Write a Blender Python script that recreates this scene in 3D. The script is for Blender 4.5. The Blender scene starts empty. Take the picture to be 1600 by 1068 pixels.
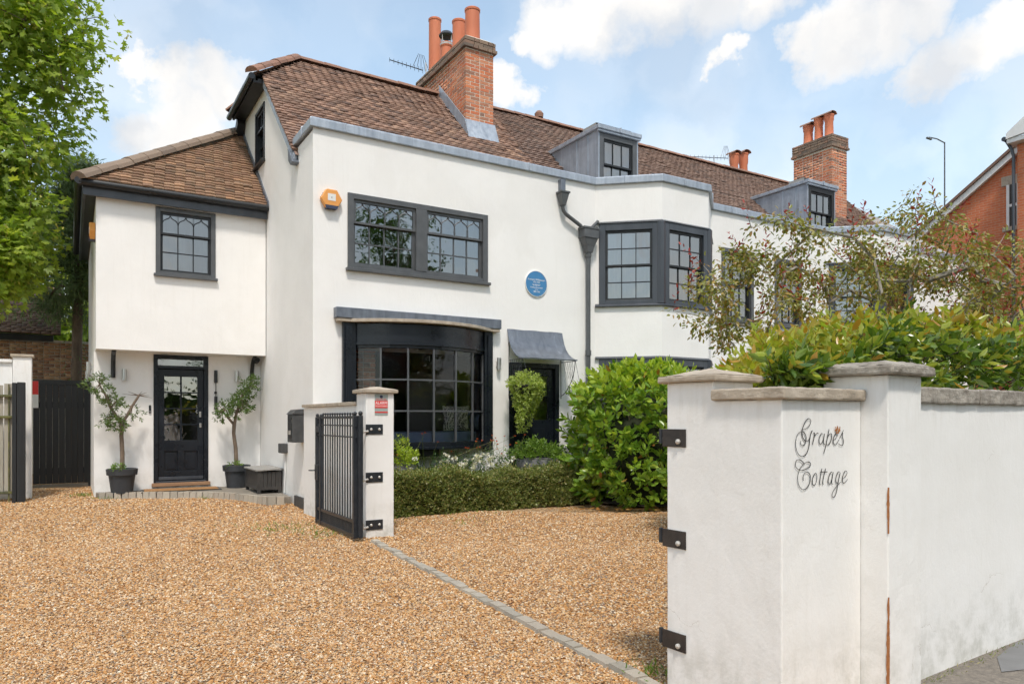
import bpy, math, random
import numpy as np
from math import radians, sin, cos, pi, sqrt
from mathutils import Vector, Matrix, Quaternion

random.seed(11)
rng = np.random.default_rng(11)
S = bpy.context.scene
COL = S.collection

# ------------------------------------------------------------------ camera
CAM = Vector((0.0, 0.0, 1.40))
YAW = math.atan(690 / 1139)
cam = bpy.data.cameras.new('camera')
cam.sensor_width = 36.0
cam.lens = 1139 * 36 / 1600
cam.shift_y = (653 - 534) / 1600
cam.clip_end = 2000
camo = bpy.data.objects.new('camera', cam)
COL.objects.link(camo)
camo.location = CAM
camo.rotation_euler = (radians(90), 0, -YAW)
S.camera = camo

# ------------------------------------------------------------------ light
SUN_TO = Vector((-0.20, -0.46, 0.86)).normalized()
sun = bpy.data.lights.new('sun', 'SUN')
sun.energy = 1.4
sun.angle = radians(7)
sun.color = (1.0, 0.92, 0.83)
suno = bpy.data.objects.new('sun', sun)
COL.objects.link(suno)
suno.rotation_euler = (-SUN_TO).to_track_quat('-Z', 'Y').to_euler()
suno.location = (-5, -20, 40)

W = bpy.data.worlds.new('World')
S.world = W
W.use_nodes = True
wn = W.node_tree.nodes
wl = W.node_tree.links
wn.clear()
w_out = wn.new('ShaderNodeOutputWorld')
sky = wn.new('ShaderNodeTexSky')
sky.sky_type = 'NISHITA'
sky.sun_disc = False
sky.sun_elevation = math.asin(SUN_TO.z)
sky.sun_rotation = math.atan2(SUN_TO.x, SUN_TO.y)
sky.air_density = 1.0
sky.dust_density = 0.7
sky.ozone_density = 0.9
bg_sky = wn.new('ShaderNodeBackground')
bg_sky.inputs['Strength'].default_value = 0.14
tint = wn.new('ShaderNodeMix')
tint.data_type = 'RGBA'; tint.blend_type = 'MULTIPLY'
tint.inputs[0].default_value = 1.0
tint.inputs[7].default_value = (0.92, 0.985, 0.875, 1)
wl.new(sky.outputs[0], tint.inputs[6]); wl.new(tint.outputs[2], bg_sky.inputs['Color'])
bg_cloud = wn.new('ShaderNodeBackground')
tc = wn.new('ShaderNodeTexCoord')


def wnode(t, **kw):
    n = wn.new(t)
    for k, v in kw.items():
        setattr(n, k, v)
    return n


# billowy distortion of the viewing direction, so that cloud edges break up
nz1 = wnode('ShaderNodeTexNoise'); nz1.inputs['Scale'].default_value = 9; nz1.inputs['Detail'].default_value = 6; nz1.inputs['Roughness'].default_value = 0.62
wl.new(tc.outputs['Generated'], nz1.inputs['Vector'])
sub = wnode('ShaderNodeVectorMath', operation='SUBTRACT'); sub.inputs[1].default_value = (0.5, 0.5, 0.5)
wl.new(nz1.outputs['Color'], sub.inputs[0])
scl = wnode('ShaderNodeVectorMath', operation='SCALE'); scl.inputs['Scale'].default_value = 0.13
wl.new(sub.outputs[0], scl.inputs[0])
add = wnode('ShaderNodeVectorMath', operation='ADD')
wl.new(tc.outputs['Generated'], add.inputs[0]); wl.new(scl.outputs[0], add.inputs[1])
nrm = wnode('ShaderNodeVectorMath', operation='NORMALIZE')
wl.new(add.outputs[0], nrm.inputs[0])
# cumulus puffs: direction and angular radius
PUFFS = [(.477,.742,.471,0.0164),(.501,.723,.482,0.0328),(.544,.691,.487,0.0426),(.591,.653,.488,0.0410),(.634,.613,.488,0.0426),(.673,.572,.485,0.0344),
 (.723,.541,.429,0.0193),(.744,.515,.428,0.0331),(.766,.482,.43,0.0317),(.779,.454,.44,0.0276),(.8,.462,.383,0.0234),(.811,.437,.389,0.0310),
 (.827,.406,.39,0.0310),(.835,.378,.4,0.0289),(.831,.371,.415,0.0207),(.67,.607,.427,0.0131),(.462,.777,.427,0.0164),(.474,.782,.404,0.0213),
 (.076,.94,.332,0.0295),(.116,.93,.348,0.0410),(.148,.913,.379,0.0344),(.147,.904,.401,0.0213),(.104,.917,.385,0.0246),(.124,.937,.325,0.0410),
 (.058,.919,.389,0.0148),(.081,.918,.387,0.0115),(-.3,.85,.43,.1),(-.42,.8,.42,.12),(-.7,-.5,.5,.2),(-.2,-.8,.55,.18),(.5,-.7,.5,.2),
 (.95,.1,.3,.09),(.9,-.2,.4,.14),(-.9,.1,.4,.15),(.35,-.1,.93,.16),(-.3,.3,.9,.18),(.05,-.9,.4,.12),(-.55,-.75,.35,.14)]
mask = None
for (x, y, z, r) in PUFFS:
    c = Vector((x, y, z)).normalized()
    d = wnode('ShaderNodeVectorMath', operation='DOT_PRODUCT'); d.inputs[1].default_value = c
    wl.new(nrm.outputs[0], d.inputs[0])
    m = wnode('ShaderNodeMapRange', interpolation_type='SMOOTHSTEP')
    m.inputs['From Min'].default_value = cos(r * 1.75)
    m.inputs['From Max'].default_value = cos(r * 0.08)
    wl.new(d.outputs['Value'], m.inputs['Value'])
    if mask is None:
        mask = m.outputs[0]
    else:
        a = wnode('ShaderNodeMath', operation='MAXIMUM')
        wl.new(mask, a.inputs[0]); wl.new(m.outputs[0], a.inputs[1])
        mask = a.outputs[0]
# thin high veil everywhere, thicker towards the horizon
nz2 = wnode('ShaderNodeTexNoise'); nz2.inputs['Scale'].default_value = 3.2; nz2.inputs['Detail'].default_value = 3; nz2.inputs['Roughness'].default_value = 0.6
wl.new(nrm.outputs[0], nz2.inputs['Vector'])
veil = wnode('ShaderNodeMapRange'); veil.inputs['From Min'].default_value = 0.42; veil.inputs['From Max'].default_value = 0.75
veil.inputs['To Min'].default_value = 0.26; veil.inputs['To Max'].default_value = 0.62
wl.new(nz2.outputs[0], veil.inputs['Value'])
sepd = wnode('ShaderNodeSeparateXYZ'); wl.new(tc.outputs['Generated'], sepd.inputs[0])
hor = wnode('ShaderNodeMapRange', interpolation_type='SMOOTHSTEP'); hor.inputs['From Min'].default_value = 0.45; hor.inputs['From Max'].default_value = 0.08
hor.inputs['To Min'].default_value = 0.0; hor.inputs['To Max'].default_value = 0.42
wl.new(sepd.outputs['Z'], hor.inputs['Value'])
vh = wnode('ShaderNodeMath', operation='ADD'); wl.new(veil.outputs[0], vh.inputs[0]); wl.new(hor.outputs[0], vh.inputs[1])
mx = wnode('ShaderNodeMath', operation='MAXIMUM', use_clamp=True)
wl.new(mask, mx.inputs[0]); wl.new(vh.outputs[0], mx.inputs[1])
# cloud tone: white tops with soft grey bellies
nz3 = wnode('ShaderNodeTexNoise'); nz3.inputs['Scale'].default_value = 7; nz3.inputs['Detail'].default_value = 3
wl.new(nrm.outputs[0], nz3.inputs['Vector'])
cr = wnode('ShaderNodeValToRGB')
cr.color_ramp.elements[0].position = 0.38; cr.color_ramp.elements[0].color = (0.72, 0.745, 0.78, 1)
cr.color_ramp.elements[1].position = 0.56; cr.color_ramp.elements[1].color = (1.0, 0.97, 0.93, 1)
wl.new(nz3.outputs[0], cr.inputs[0]); wl.new(cr.outputs[0], bg_cloud.inputs['Color'])
bg_cloud.inputs['Strength'].default_value = 0.50
mixw = wnode('ShaderNodeMixShader')
wl.new(mx.outputs[0], mixw.inputs[0]); wl.new(bg_sky.outputs[0], mixw.inputs[1]); wl.new(bg_cloud.outputs[0], mixw.inputs[2])
wl.new(mixw.outputs[0], w_out.inputs['Surface'])

S.view_settings.view_transform = 'Standard'
S.view_settings.look = 'None'
S.view_settings.exposure = 1.13
S.view_settings.gamma = 1.0
S.view_settings.use_curve_mapping = False
W.cycles.sampling_method = 'MANUAL'
W.cycles.sample_map_resolution = 128
S.cycles.max_bounces = 6
S.cycles.diffuse_bounces = 3
S.cycles.glossy_bounces = 3
S.cycles.use_adaptive_sampling = True
S.cycles.adaptive_threshold = 0.03
S.cycles.transparent_max_bounces = 12
S.cycles.sample_clamp_indirect = 6

# ------------------------------------------------------------------ helpers
def wm(o):
    m = Matrix.Identity(4)
    while o is not None:
        b = Matrix.LocRotScale(o.location, o.rotation_euler, o.scale)
        m = b @ m
        o = o.parent
    return m


def tag(o, label=None, cat=None, group=None, kind=None):
    if label: o['label'] = label
    if cat: o['category'] = cat
    if group: o['group'] = group
    if kind: o['kind'] = kind
    return o


def thing(name, label, cat, loc=(0, 0, 0), rz=0.0, group=None, kind=None):
    o = bpy.data.objects.new(name, None)
    o.empty_display_size = 0.2
    COL.objects.link(o)
    o.location = loc
    o.rotation_euler = (0, 0, rz)
    return tag(o, label, cat, group, kind)


def link(o, parent=None):
    COL.objects.link(o)
    if parent is not None:
        o.parent = parent
    return o


class MB:
    def __init__(s, M=None):
        s.v = []; s.f = []; s.M = M

    def p(s, q):
        q = Vector(q)
        return s.M @ q if s.M is not None else q

    def add(s, vs, fs):
        n = len(s.v)
        s.v += [s.p(q) for q in vs]
        s.f += [[n + i for i in f] for f in fs]
        return s

    def box(s, a, b):
        (x0, y0, z0), (x1, y1, z1) = a, b
        return s.add([(x0, y0, z0), (x1, y0, z0), (x1, y1, z0), (x0, y1, z0), (x0, y0, z1), (x1, y0, z1), (x1, y1, z1), (x0, y1, z1)],
                     [(0, 3, 2, 1), (4, 5, 6, 7), (0, 1, 5, 4), (1, 2, 6, 5), (2, 3, 7, 6), (3, 0, 4, 7)])

    def prism(s, pts, vec):
        n = len(pts); vec = Vector(vec)
        vs = [Vector(q) for q in pts] + [Vector(q) + vec for q in pts]
        return s.add(vs, [list(range(n))[::-1], list(range(n, 2 * n))] + [(i, (i + 1) % n, n + (i + 1) % n, n + i) for i in range(n)])

    def poly(s, pts):
        return s.add(pts, [list(range(len(pts)))])

    def frustum(s, a, b, c, d):
        """box whose bottom rect is a..b (x0,y0,z0),(x1,y1,_) and top rect c..d"""
        (x0, y0, z0), (x1, y1, _) = a, b
        (X0, Y0, z1), (X1, Y1, _) = c, d
        return s.add([(x0, y0, z0), (x1, y0, z0), (x1, y1, z0), (x0, y1, z0), (X0, Y0, z1), (X1, Y0, z1), (X1, Y1, z1), (X0, Y1, z1)],
                     [(0, 3, 2, 1), (4, 5, 6, 7), (0, 1, 5, 4), (1, 2, 6, 5), (2, 3, 7, 6), (3, 0, 4, 7)])

    def tube(s, pts, r, n=8, cap=True):
        pts = [Vector(q) for q in pts]
        rs = r if isinstance(r, (list, tuple)) else [r] * len(pts)
        vs = []; fs = []; up = None
        for i, q in enumerate(pts):
            t = (pts[min(i + 1, len(pts) - 1)] - pts[max(i - 1, 0)])
            t = t.normalized() if t.length > 1e-9 else Vector((0, 0, 1))
            if up is None:
                up = Vector((0, 0, 1)) if abs(t.z) < 0.9 else Vector((1, 0, 0))
            a = t.cross(up)
            if a.length < 1e-6: a = t.cross(Vector((0.3, 1, 0.2)))
            a.normalize(); b = a.cross(t).normalized(); up = b
            for k in range(n):
                w = 2 * pi * k / n
                vs.append(q + (a * cos(w) + b * sin(w)) * rs[i])
        for i in range(len(pts) - 1):
            for k in range(n):
                fs.append((i * n + k, i * n + (k + 1) % n, (i + 1) * n + (k + 1) % n, (i + 1) * n + k))
        if cap:
            fs.append(list(range(n))[::-1]); fs.append([(len(pts) - 1) * n + k for k in range(n)])
        return s.add(vs, fs)

    def lathe(s, prof, c=(0, 0, 0), n=20, a0=0, a1=2 * pi):
        full = abs(a1 - a0 - 2 * pi) < 1e-6
        m = n if full else n + 1
        vs = []; fs = []
        for (r, z) in prof:
            for k in range(m):
                w = a0 + (a1 - a0) * k / n
                vs.append((c[0] + r * cos(w), c[1] + r * sin(w), c[2] + z))
        for i in range(len(prof) - 1):
            for k in range(n):
                k2 = (k + 1) % m
                fs.append((i * m + k, i * m + k2, (i + 1) * m + k2, (i + 1) * m + k))
        return s.add(vs, fs)

    def ball(s, c, r, n=10):
        prof = [(max(1e-4, r * sin(pi * i / 6)), -r * cos(pi * i / 6)) for i in range(7)]
        return s.lathe(prof, c, n)

    def wall(s, Wd, z0, z1, holes, depth, y=0.0):
        """panel in local x-z at y, outward +y, with reveals going inwards"""
        xs = sorted(set([0, Wd] + [h[0] for h in holes] + [h[2] for h in holes]))
        zs = sorted(set([z0, z1] + [h[1] for h in holes] + [h[3] for h in holes]))
        idx = {}
        vs = []; fs = []
        def vid(x, z):
            if (x, z) not in idx:
                idx[(x, z)] = len(vs); vs.append((x, y, z))
            return idx[(x, z)]
        for i in range(len(xs) - 1):
            for j in range(len(zs) - 1):
                cx, cz = (xs[i] + xs[i + 1]) / 2, (zs[j] + zs[j + 1]) / 2
                if any(h[0] < cx < h[2] and h[1] < cz < h[3] for h in holes): continue
                fs.append((vid(xs[i], zs[j]), vid(xs[i + 1], zs[j]), vid(xs[i + 1], zs[j + 1]), vid(xs[i], zs[j + 1])))
        s.add(vs, fs)
        for (a, b, c, d) in holes:
            s.add([(a, y, b), (c, y, b), (c, y, d), (a, y, d), (a, y - depth, b), (c, y - depth, b), (c, y - depth, d), (a, y - depth, d)],
                  [(0, 1, 5, 4), (1, 2, 6, 5), (2, 3, 7, 6), (3, 0, 4, 7)])
        return s

    def build(s, name, mat, parent=None, smooth=False, bevel=0.0, loc=None, fix=True):
        me = bpy.data.meshes.new(name)
        inv = wm(parent).inverted() if parent is not None else Matrix.Identity(4)
        off = Vector(loc) if (loc is not None and parent is None) else Vector((0, 0, 0))
        me.from_pydata([tuple(inv @ q - off) for q in s.v], [], s.f)
        if fix:
            import bmesh
            bm = bmesh.new(); bm.from_mesh(me)
            bmesh.ops.recalc_face_normals(bm, faces=bm.faces)
            bm.to_mesh(me); bm.free()
        if smooth:
            me.polygons.foreach_set('use_smooth', [True] * len(me.polygons))
            if hasattr(me, 'set_sharp_from_angle'): me.set_sharp_from_angle(angle=radians(40))
        me.materials.append(mat)
        o = bpy.data.objects.new(name, me)
        link(o, parent)
        if loc is not None and parent is None: o.location = loc
        if bevel:
            b = o.modifiers.new('bevel', 'BEVEL'); b.width = bevel; b.segments = 2; b.limit_method = 'ANGLE'; b.angle_limit = radians(40)
        return o


def frame(P0, du, dn):
    """local x along du, y outwards along dn, z up, origin P0"""
    du = Vector(du).normalized(); dn = Vector(dn).normalized()
    m = Matrix.Identity(4)
    m.col[0][:3] = du; m.col[1][:3] = dn; m.col[2][:3] = (0, 0, 1); m.col[3][:3] = P0
    return m


def rough(o, lvl, strength, scale, seed=0):
    # slightly uneven hand-made faces and worn arrises
    t = bpy.data.textures.new('unevenness', 'CLOUDS'); t.noise_scale = scale; t.noise_depth = 4
    a = o.modifiers.new('divide', 'SUBSURF'); a.subdivision_type = 'SIMPLE'; a.levels = lvl; a.render_levels = lvl
    d = o.modifiers.new('uneven', 'DISPLACE'); d.texture = t; d.texture_coords = 'GLOBAL'; d.strength = strength; d.mid_level = .5
    return o


def np_mesh(name, verts, faces_n, nper, mat, parent=None):
    """verts Nx3 (world); faces: flat index array with nper corners each (list of groups allowed)"""
    inv = np.array(wm(parent).inverted()) if parent is not None else np.eye(4)
    verts = verts @ inv[:3, :3].T + inv[:3, 3]
    me = bpy.data.meshes.new(name)
    me.vertices.add(len(verts)); me.vertices.foreach_set('co', verts.astype(np.float32).ravel())
    me.loops.add(len(faces_n)); me.loops.foreach_set('vertex_index', faces_n.astype(np.int32))
    nf = len(nper)
    me.polygons.add(nf)
    st = np.concatenate([[0], np.cumsum(nper)[:-1]]).astype(np.int32)
    me.polygons.foreach_set('loop_start', st)
    me.update(calc_edges=True)
    me.materials.append(mat)
    return link(bpy.data.objects.new(name, me), parent)


def template(verts, faces):
    return np.array(verts, float), faces


def multi(name, tpl, mats, mat, parent=None, kind=None):
    """join many transformed copies of a template; mats: Nx4x4"""
    tv, tf = tpl
    N = len(mats)
    if N == 0: return None
    mats = np.asarray(mats)
    V = np.einsum('nij,kj->nki', mats[:, :3, :3], tv) + mats[:, None, :3, 3]
    k = len(tv)
    flat = np.concatenate([np.array(f) for f in tf])
    nper1 = np.array([len(f) for f in tf])
    F = (flat[None, :] + (np.arange(N) * k)[:, None]).ravel()
    o = np_mesh(name, V.reshape(-1, 3), F, np.tile(nper1, N), mat, parent)
    if kind: o['kind'] = kind
    return o


def tpl_mesh(name, tpl, mat):
    me = bpy.data.meshes.new(name)
    me.from_pydata([tuple(q) for q in tpl[0]], [], tpl[1])
    me.materials.append(mat)
    return me


def pieces(name, rest, tpl, mats, mat, parent, limit=300, front=None):
    """the `limit` nearest pieces become objects of their own, the rest one joined part"""
    mats = np.asarray(mats)
    d = np.linalg.norm(mats[:, :3, 3] - np.array(CAM), axis=1)
    if front is not None: d = d + np.where(front, 0, 1000)
    order = np.argsort(d)
    near, far = order[:limit], order[limit:]
    me = tpl_mesh(name, tpl, mat)
    inv = wm(parent).inverted()
    for i in near:
        o = bpy.data.objects.new(name, me)
        link(o, parent)
        o.matrix_basis = inv @ Matrix(mats[i].tolist())
    if len(far):
        multi(rest, tpl, mats[far], mat, parent, 'stuff')


BOX_T = template([(-.5, -.5, -.5), (.5, -.5, -.5), (.5, .5, -.5), (-.5, .5, -.5), (-.5, -.5, .5), (.5, -.5, .5), (.5, .5, .5), (-.5, .5, .5)],
                 [(0, 3, 2, 1), (4, 5, 6, 7), (0, 1, 5, 4), (1, 2, 6, 5), (2, 3, 7, 6), (3, 0, 4, 7)])


def mat4(pos, ax, ay, az):
    m = np.eye(4)
    m[:3, 0] = ax; m[:3, 1] = ay; m[:3, 2] = az; m[:3, 3] = pos
    return m


# ------------------------------------------------------------------ materials
def newmat(name):
    m = bpy.data.materials.new(name); m.use_nodes = True
    nt = m.node_tree
    b = nt.nodes['Principled BSDF']
    return m, nt, b


def ramp(nt, cols, fac):
    r = nt.nodes.new('ShaderNodeValToRGB')
    e = r.color_ramp.elements
    while len(e) < len(cols): e.new(0.5)
    for i, c in enumerate(cols):
        if len(c) == 4: pos, c = c[3], c[:3]
        else: pos = i / max(1, len(cols) - 1)
        e[i].position = pos; e[i].color = (*c, 1)
    nt.links.new(fac, r.inputs[0])
    return r.outputs[0]


def noise(nt, sc, det=4, ro=.55, vec=None, stretch=None, dist=0):
    n = nt.nodes.new('ShaderNodeTexNoise')
    n.inputs['Scale'].default_value = sc; n.inputs['Detail'].default_value = det; n.inputs['Roughness'].default_value = ro
    n.inputs['Distortion'].default_value = dist
    if vec is None:
        t = nt.nodes.new('ShaderNodeTexCoord'); vec = t.outputs['Object']
    if stretch:
        mp = nt.nodes.new('ShaderNodeMapping'); mp.inputs['Scale'].default_value = stretch
        nt.links.new(vec, mp.inputs['Vector']); vec = mp.outputs[0]
    nt.links.new(vec, n.inputs['Vector'])
    return n.outputs[0]


def mixc(nt, fac, a, b, mode='MIX'):
    m = nt.nodes.new('ShaderNodeMix'); m.data_type = 'RGBA'; m.blend_type = mode
    if isinstance(fac, (int, float)): m.inputs[0].default_value = fac
    else: nt.links.new(fac, m.inputs[0])
    for i, c in ((6, a), (7, b)):
        if isinstance(c, tuple): m.inputs[i].default_value = (*c[:3], 1)
        else: nt.links.new(c, m.inputs[i])
    return m.outputs[2]


def maprange(nt, v, a, b, c=0, d=1, smooth=True):
    m = nt.nodes.new('ShaderNodeMapRange')
    if smooth: m.interpolation_type = 'SMOOTHSTEP'
    nt.links.new(v, m.inputs[0])
    m.inputs[1].default_value = a; m.inputs[2].default_value = b; m.inputs[3].default_value = c; m.inputs[4].default_value = d
    return m.outputs[0]


def math_(nt, op, a, b=None):
    m = nt.nodes.new('ShaderNodeMath'); m.operation = op
    for i, c in enumerate((a, b)):
        if c is None: continue
        if isinstance(c, (int, float)): m.inputs[i].default_value = c
        else: nt.links.new(c, m.inputs[i])
    return m.outputs[0]


def bump(nt, b, h, strength=.3, dist=.01):
    n = nt.nodes.new('ShaderNodeBump'); n.inputs['Strength'].default_value = strength; n.inputs['Distance'].default_value = dist
    nt.links.new(h, n.inputs['Height']); nt.links.new(n.outputs[0], b.inputs['Normal'])


def rnd(nt):
    """random number per joined piece and per object"""
    g = nt.nodes.new('ShaderNodeNewGeometry'); o = nt.nodes.new('ShaderNodeObjectInfo')
    return math_(nt, 'FRACT', math_(nt, 'ADD', g.outputs['Random Per Island'], o.outputs['Random']))


def simple(name, c, c2=None, sc=5, rough=.6, metal=0, bs=0, bsc=80, bd=.004, spec=.5, coat=0, rv=0, stretch=None, det=4):
    m, nt, b = newmat(name)
    if c2 is not None:
        f = noise(nt, sc, det, stretch=stretch)
        nt.links.new(ramp(nt, [(*c, .3), (*c2, .7)], f), b.inputs['Base Color'])
        if rv:
            nt.links.new(maprange(nt, f, .3, .7, rough - rv, rough + rv), b.inputs['Roughness'])
    else:
        b.inputs['Base Color'].default_value = (*c, 1)
    if not (rv and c2 is not None): b.inputs['Roughness'].default_value = rough
    b.inputs['Metallic'].default_value = metal
    b.inputs['Specular IOR Level'].default_value = spec
    b.inputs['Coat Weight'].default_value = coat
    if bs: bump(nt, b, noise(nt, bsc, 3), bs, bd)
    return m


def varied(name, cols, rough=.7, bs=.3, bsc=90, bd=.004, amt=.25, spec=.4, sc=30, extra=None):
    """colour picked per piece from a ramp, with mottling"""
    m, nt, b = newmat(name)
    c = ramp(nt, cols, rnd(nt))
    n = noise(nt, sc, 5, .65)
    c = mixc(nt, amt, c, mixc(nt, 1.0, c, ramp(nt, [(.25, .25, .25), (1.6, 1.6, 1.6)], n), 'MULTIPLY'))
    if extra: c = extra(nt, c)
    nt.links.new(c, b.inputs['Base Color'])
    b.inputs['Roughness'].default_value = rough
    b.inputs['Specular IOR Level'].default_value = spec
    if bs: bump(nt, b, noise(nt, bsc, 4, .6), bs, bd)
    return m


def leafmat(name, cols, rough=.42, trans=.35, spec=.5, tcol=None):
    m, nt, b = newmat(name)
    c = ramp(nt, cols, rnd(nt))
    n = noise(nt, 14, 2)
    c = mixc(nt, .35, c, mixc(nt, 1.0, c, ramp(nt, [(.4, .4, .4), (1.5, 1.5, 1.4)], n), 'MULTIPLY'))
    nt.links.new(c, b.inputs['Base Color'])
    b.inputs['Roughness'].default_value = rough
    b.inputs['Specular IOR Level'].default_value = spec
    t = nt.nodes.new('ShaderNodeBsdfTranslucent')
    nt.links.new(mixc(nt, 1.0, c, (1.25, 1.3, .55), 'MULTIPLY'), t.inputs['Color'])
    mx_ = nt.nodes.new('ShaderNodeMixShader'); mx_.inputs[0].default_value = trans
    out = nt.nodes['Material Output']
    nt.links.new(b.outputs[0], mx_.inputs[1]); nt.links.new(t.outputs[0], mx_.inputs[2]); nt.links.new(mx_.outputs[0], out.inputs['Surface'])
    return m


def stucco(name, a=(.86, .85, .83), b_=(.81, .80, .78), dirt=0.0, cracks=False, warm=(.55, .47, .36), bs=.25, wash=True):
    m, nt, b = newmat(name)
    f = noise(nt, 1.3, 6, .6)
    c = ramp(nt, [(*b_, .3), (*a, .65)], f)
    # faint rain streaks
    st = noise(nt, 3.0, 4, .6, stretch=(6, 6, .35))
    c = mixc(nt, maprange(nt, st, .52, .8, 0, .07 + dirt * .10), c, (.58, .55, .49))
    pt = noise(nt, .55, 5, .6, dist=.8)
    c = mixc(nt, maprange(nt, pt, .50, .60, 0, .22), c, (.74, .72, .685))
    h = noise(nt, 55, 4, .6)
    if dirt:
        t = nt.nodes.new('ShaderNodeTexCoord'); sx = nt.nodes.new('ShaderNodeSeparateXYZ'); nt.links.new(t.outputs['Object'], sx.inputs[0])
        low = maprange(nt, sx.outputs['Z'], .55, .0)
        g = noise(nt, 7, 8, .7)
        k = math_(nt, 'MULTIPLY', low, maprange(nt, g, .38, .68))
        c = mixc(nt, math_(nt, 'MULTIPLY', k, dirt), c, (.36, .36, .30))
        sp = noise(nt, 30, 3, .7)
        c = mixc(nt, math_(nt, 'MULTIPLY', maprange(nt, sp, .70, .76), .5 * dirt), c, warm)
        # grime washed down from the coping
        top = maprange(nt, sx.outputs['Z'], 1.25, 1.5, 0, 1 if wash else 0)
        k2 = math_(nt, 'MULTIPLY', top, maprange(nt, noise(nt, 5, 6, .65, stretch=(3, 3, .4)), .45, .75))
        c = mixc(nt, math_(nt, 'MULTIPLY', k2, .55 * dirt), c, (.45, .40, .33))
    if cracks:
        vo = nt.nodes.new('ShaderNodeTexVoronoi'); vo.feature = 'DISTANCE_TO_EDGE'; vo.inputs['Scale'].default_value = 1.7
        t2 = nt.nodes.new('ShaderNodeTexCoord')
        dn = nt.nodes.new('ShaderNodeTexNoise'); dn.inputs['Scale'].default_value = 5; dn.inputs['Detail'].default_value = 6
        nt.links.new(t2.outputs['Object'], dn.inputs['Vector'])
        vm = nt.nodes.new('ShaderNodeVectorMath'); vm.operation = 'MULTIPLY_ADD'; vm.inputs[1].default_value = (.35, .35, .35)
        nt.links.new(dn.outputs['Color'], vm.inputs[0]); nt.links.new(t2.outputs['Object'], vm.inputs[2])
        nt.links.new(vm.outputs[0], vo.inputs['Vector'])
        ck = maprange(nt, vo.outputs['Distance'], .006, .001)
        ck = math_(nt, 'MULTIPLY', ck, maprange(nt, noise(nt, 1.6, 2), .57, .66))
        c = mixc(nt, math_(nt, 'MULTIPLY', ck, .42), c, (.42, .37, .31))
        h = math_(nt, 'SUBTRACT', h, math_(nt, 'MULTIPLY', ck, 1.5))
    nt.links.new(c, b.inputs['Base Color'])
    b.inputs['Roughness'].default_value = .75
    b.inputs['Specular IOR Level'].default_value = .3
    # trowel marks, old patches and slow bulges
    big = noise(nt, 1.4, 4, .55)
    trowel = noise(nt, 9, 3, .6, stretch=(1, 1, .45), dist=1.5)
    hh_ = math_(nt, 'ADD', math_(nt, 'MULTIPLY', h, .22), math_(nt, 'ADD', math_(nt, 'MULTIPLY', big, 1.6), math_(nt, 'MULTIPLY', trowel, .38)))
    bump(nt, b, hh_, bs * 1.2, .022)
    return m


M = {}
M['render'] = stucco('white_render', dirt=.35, wash=False)
M['wallrender'] = stucco('garden_wall_render', (.85, .845, .83), (.80, .79, .765), dirt=.5, cracks=True, bs=.2)
M['black'] = simple('black_gloss_paint', (.007, .010, .015), (.012, .015, .021), 3, .3, rv=.08, bs=.06, bsc=25, spec=.4)
M['blacksat'] = simple('black_satin_paint', (.009, .011, .013), (.018, .020, .023), 9, .45, bs=.12, bsc=60)
M['grey'] = simple('dark_grey_paint', (.070, .075, .080), (.098, .103, .108), 6, .38, bs=.10, bsc=50)
M['slategrey'] = simple('slate_blue_grey_paint', (.036, .043, .054), (.064, .073, .088), 4, .33, bs=.08, bsc=40, stretch=(1, 1, .2))
M['iron'] = simple('painted_iron', (.014, .018, .024), (.032, .036, .042), 18, .38, bs=.2, bsc=120)
M['ironbrown'] = simple('weathered_iron_plate', (.018, .016, .016), (.045, .036, .032), 14, .5, bs=.3, bsc=120)
M['bolt'] = simple('zinc_bolt', (.62, .60, .56), (.42, .40, .37), 60, .4, .3)
M['steel'] = simple('brushed_steel', (.45, .44, .42), (.62, .61, .60), 20, .28, .9, stretch=(1, 1, .05))
M['plinth'] = simple('plinth_paint', (.040, .042, .044), (.075, .077, .078), 8, .6, bs=.3, bsc=60)


def leadmat(name, a=(.25, .285, .335), b_=(.43, .48, .545), rough=.42):
    m, nt, b = newmat(name)
    st = noise(nt, 2.2, 6, .65, stretch=(3.5, 3.5, .45), dist=.6)
    n2 = noise(nt, 11, 6, .6)
    c = ramp(nt, [(*a, .32), (*b_, .62), (.50, .53, .57, .82)], math_(nt, 'ADD', math_(nt, 'MULTIPLY', st, .7), math_(nt, 'MULTIPLY', n2, .3)))
    nt.links.new(c, b.inputs['Base Color'])
    nt.links.new(maprange(nt, n2, .3, .7, rough - .1, rough + .15), b.inputs['Roughness'])
    b.inputs['Metallic'].default_value = .35
    bump(nt, b, noise(nt, 7, 4), .25, .01)
    return m


M['lead'] = leadmat('lead_sheet')
M['leaddark'] = leadmat('dark_lead_sheet', (.10, .115, .14), (.19, .215, .255), .4)


def moss(nt, c):
    g = noise(nt, 1.1, 7, .7)
    c = mixc(nt, maprange(nt, g, .47, .72, 0, .75), c, (.20, .155, .075))
    g2 = noise(nt, 9, 5, .7)
    return mixc(nt, maprange(nt, g2, .60, .75, 0, .7), c, (.34, .30, .22))


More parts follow.
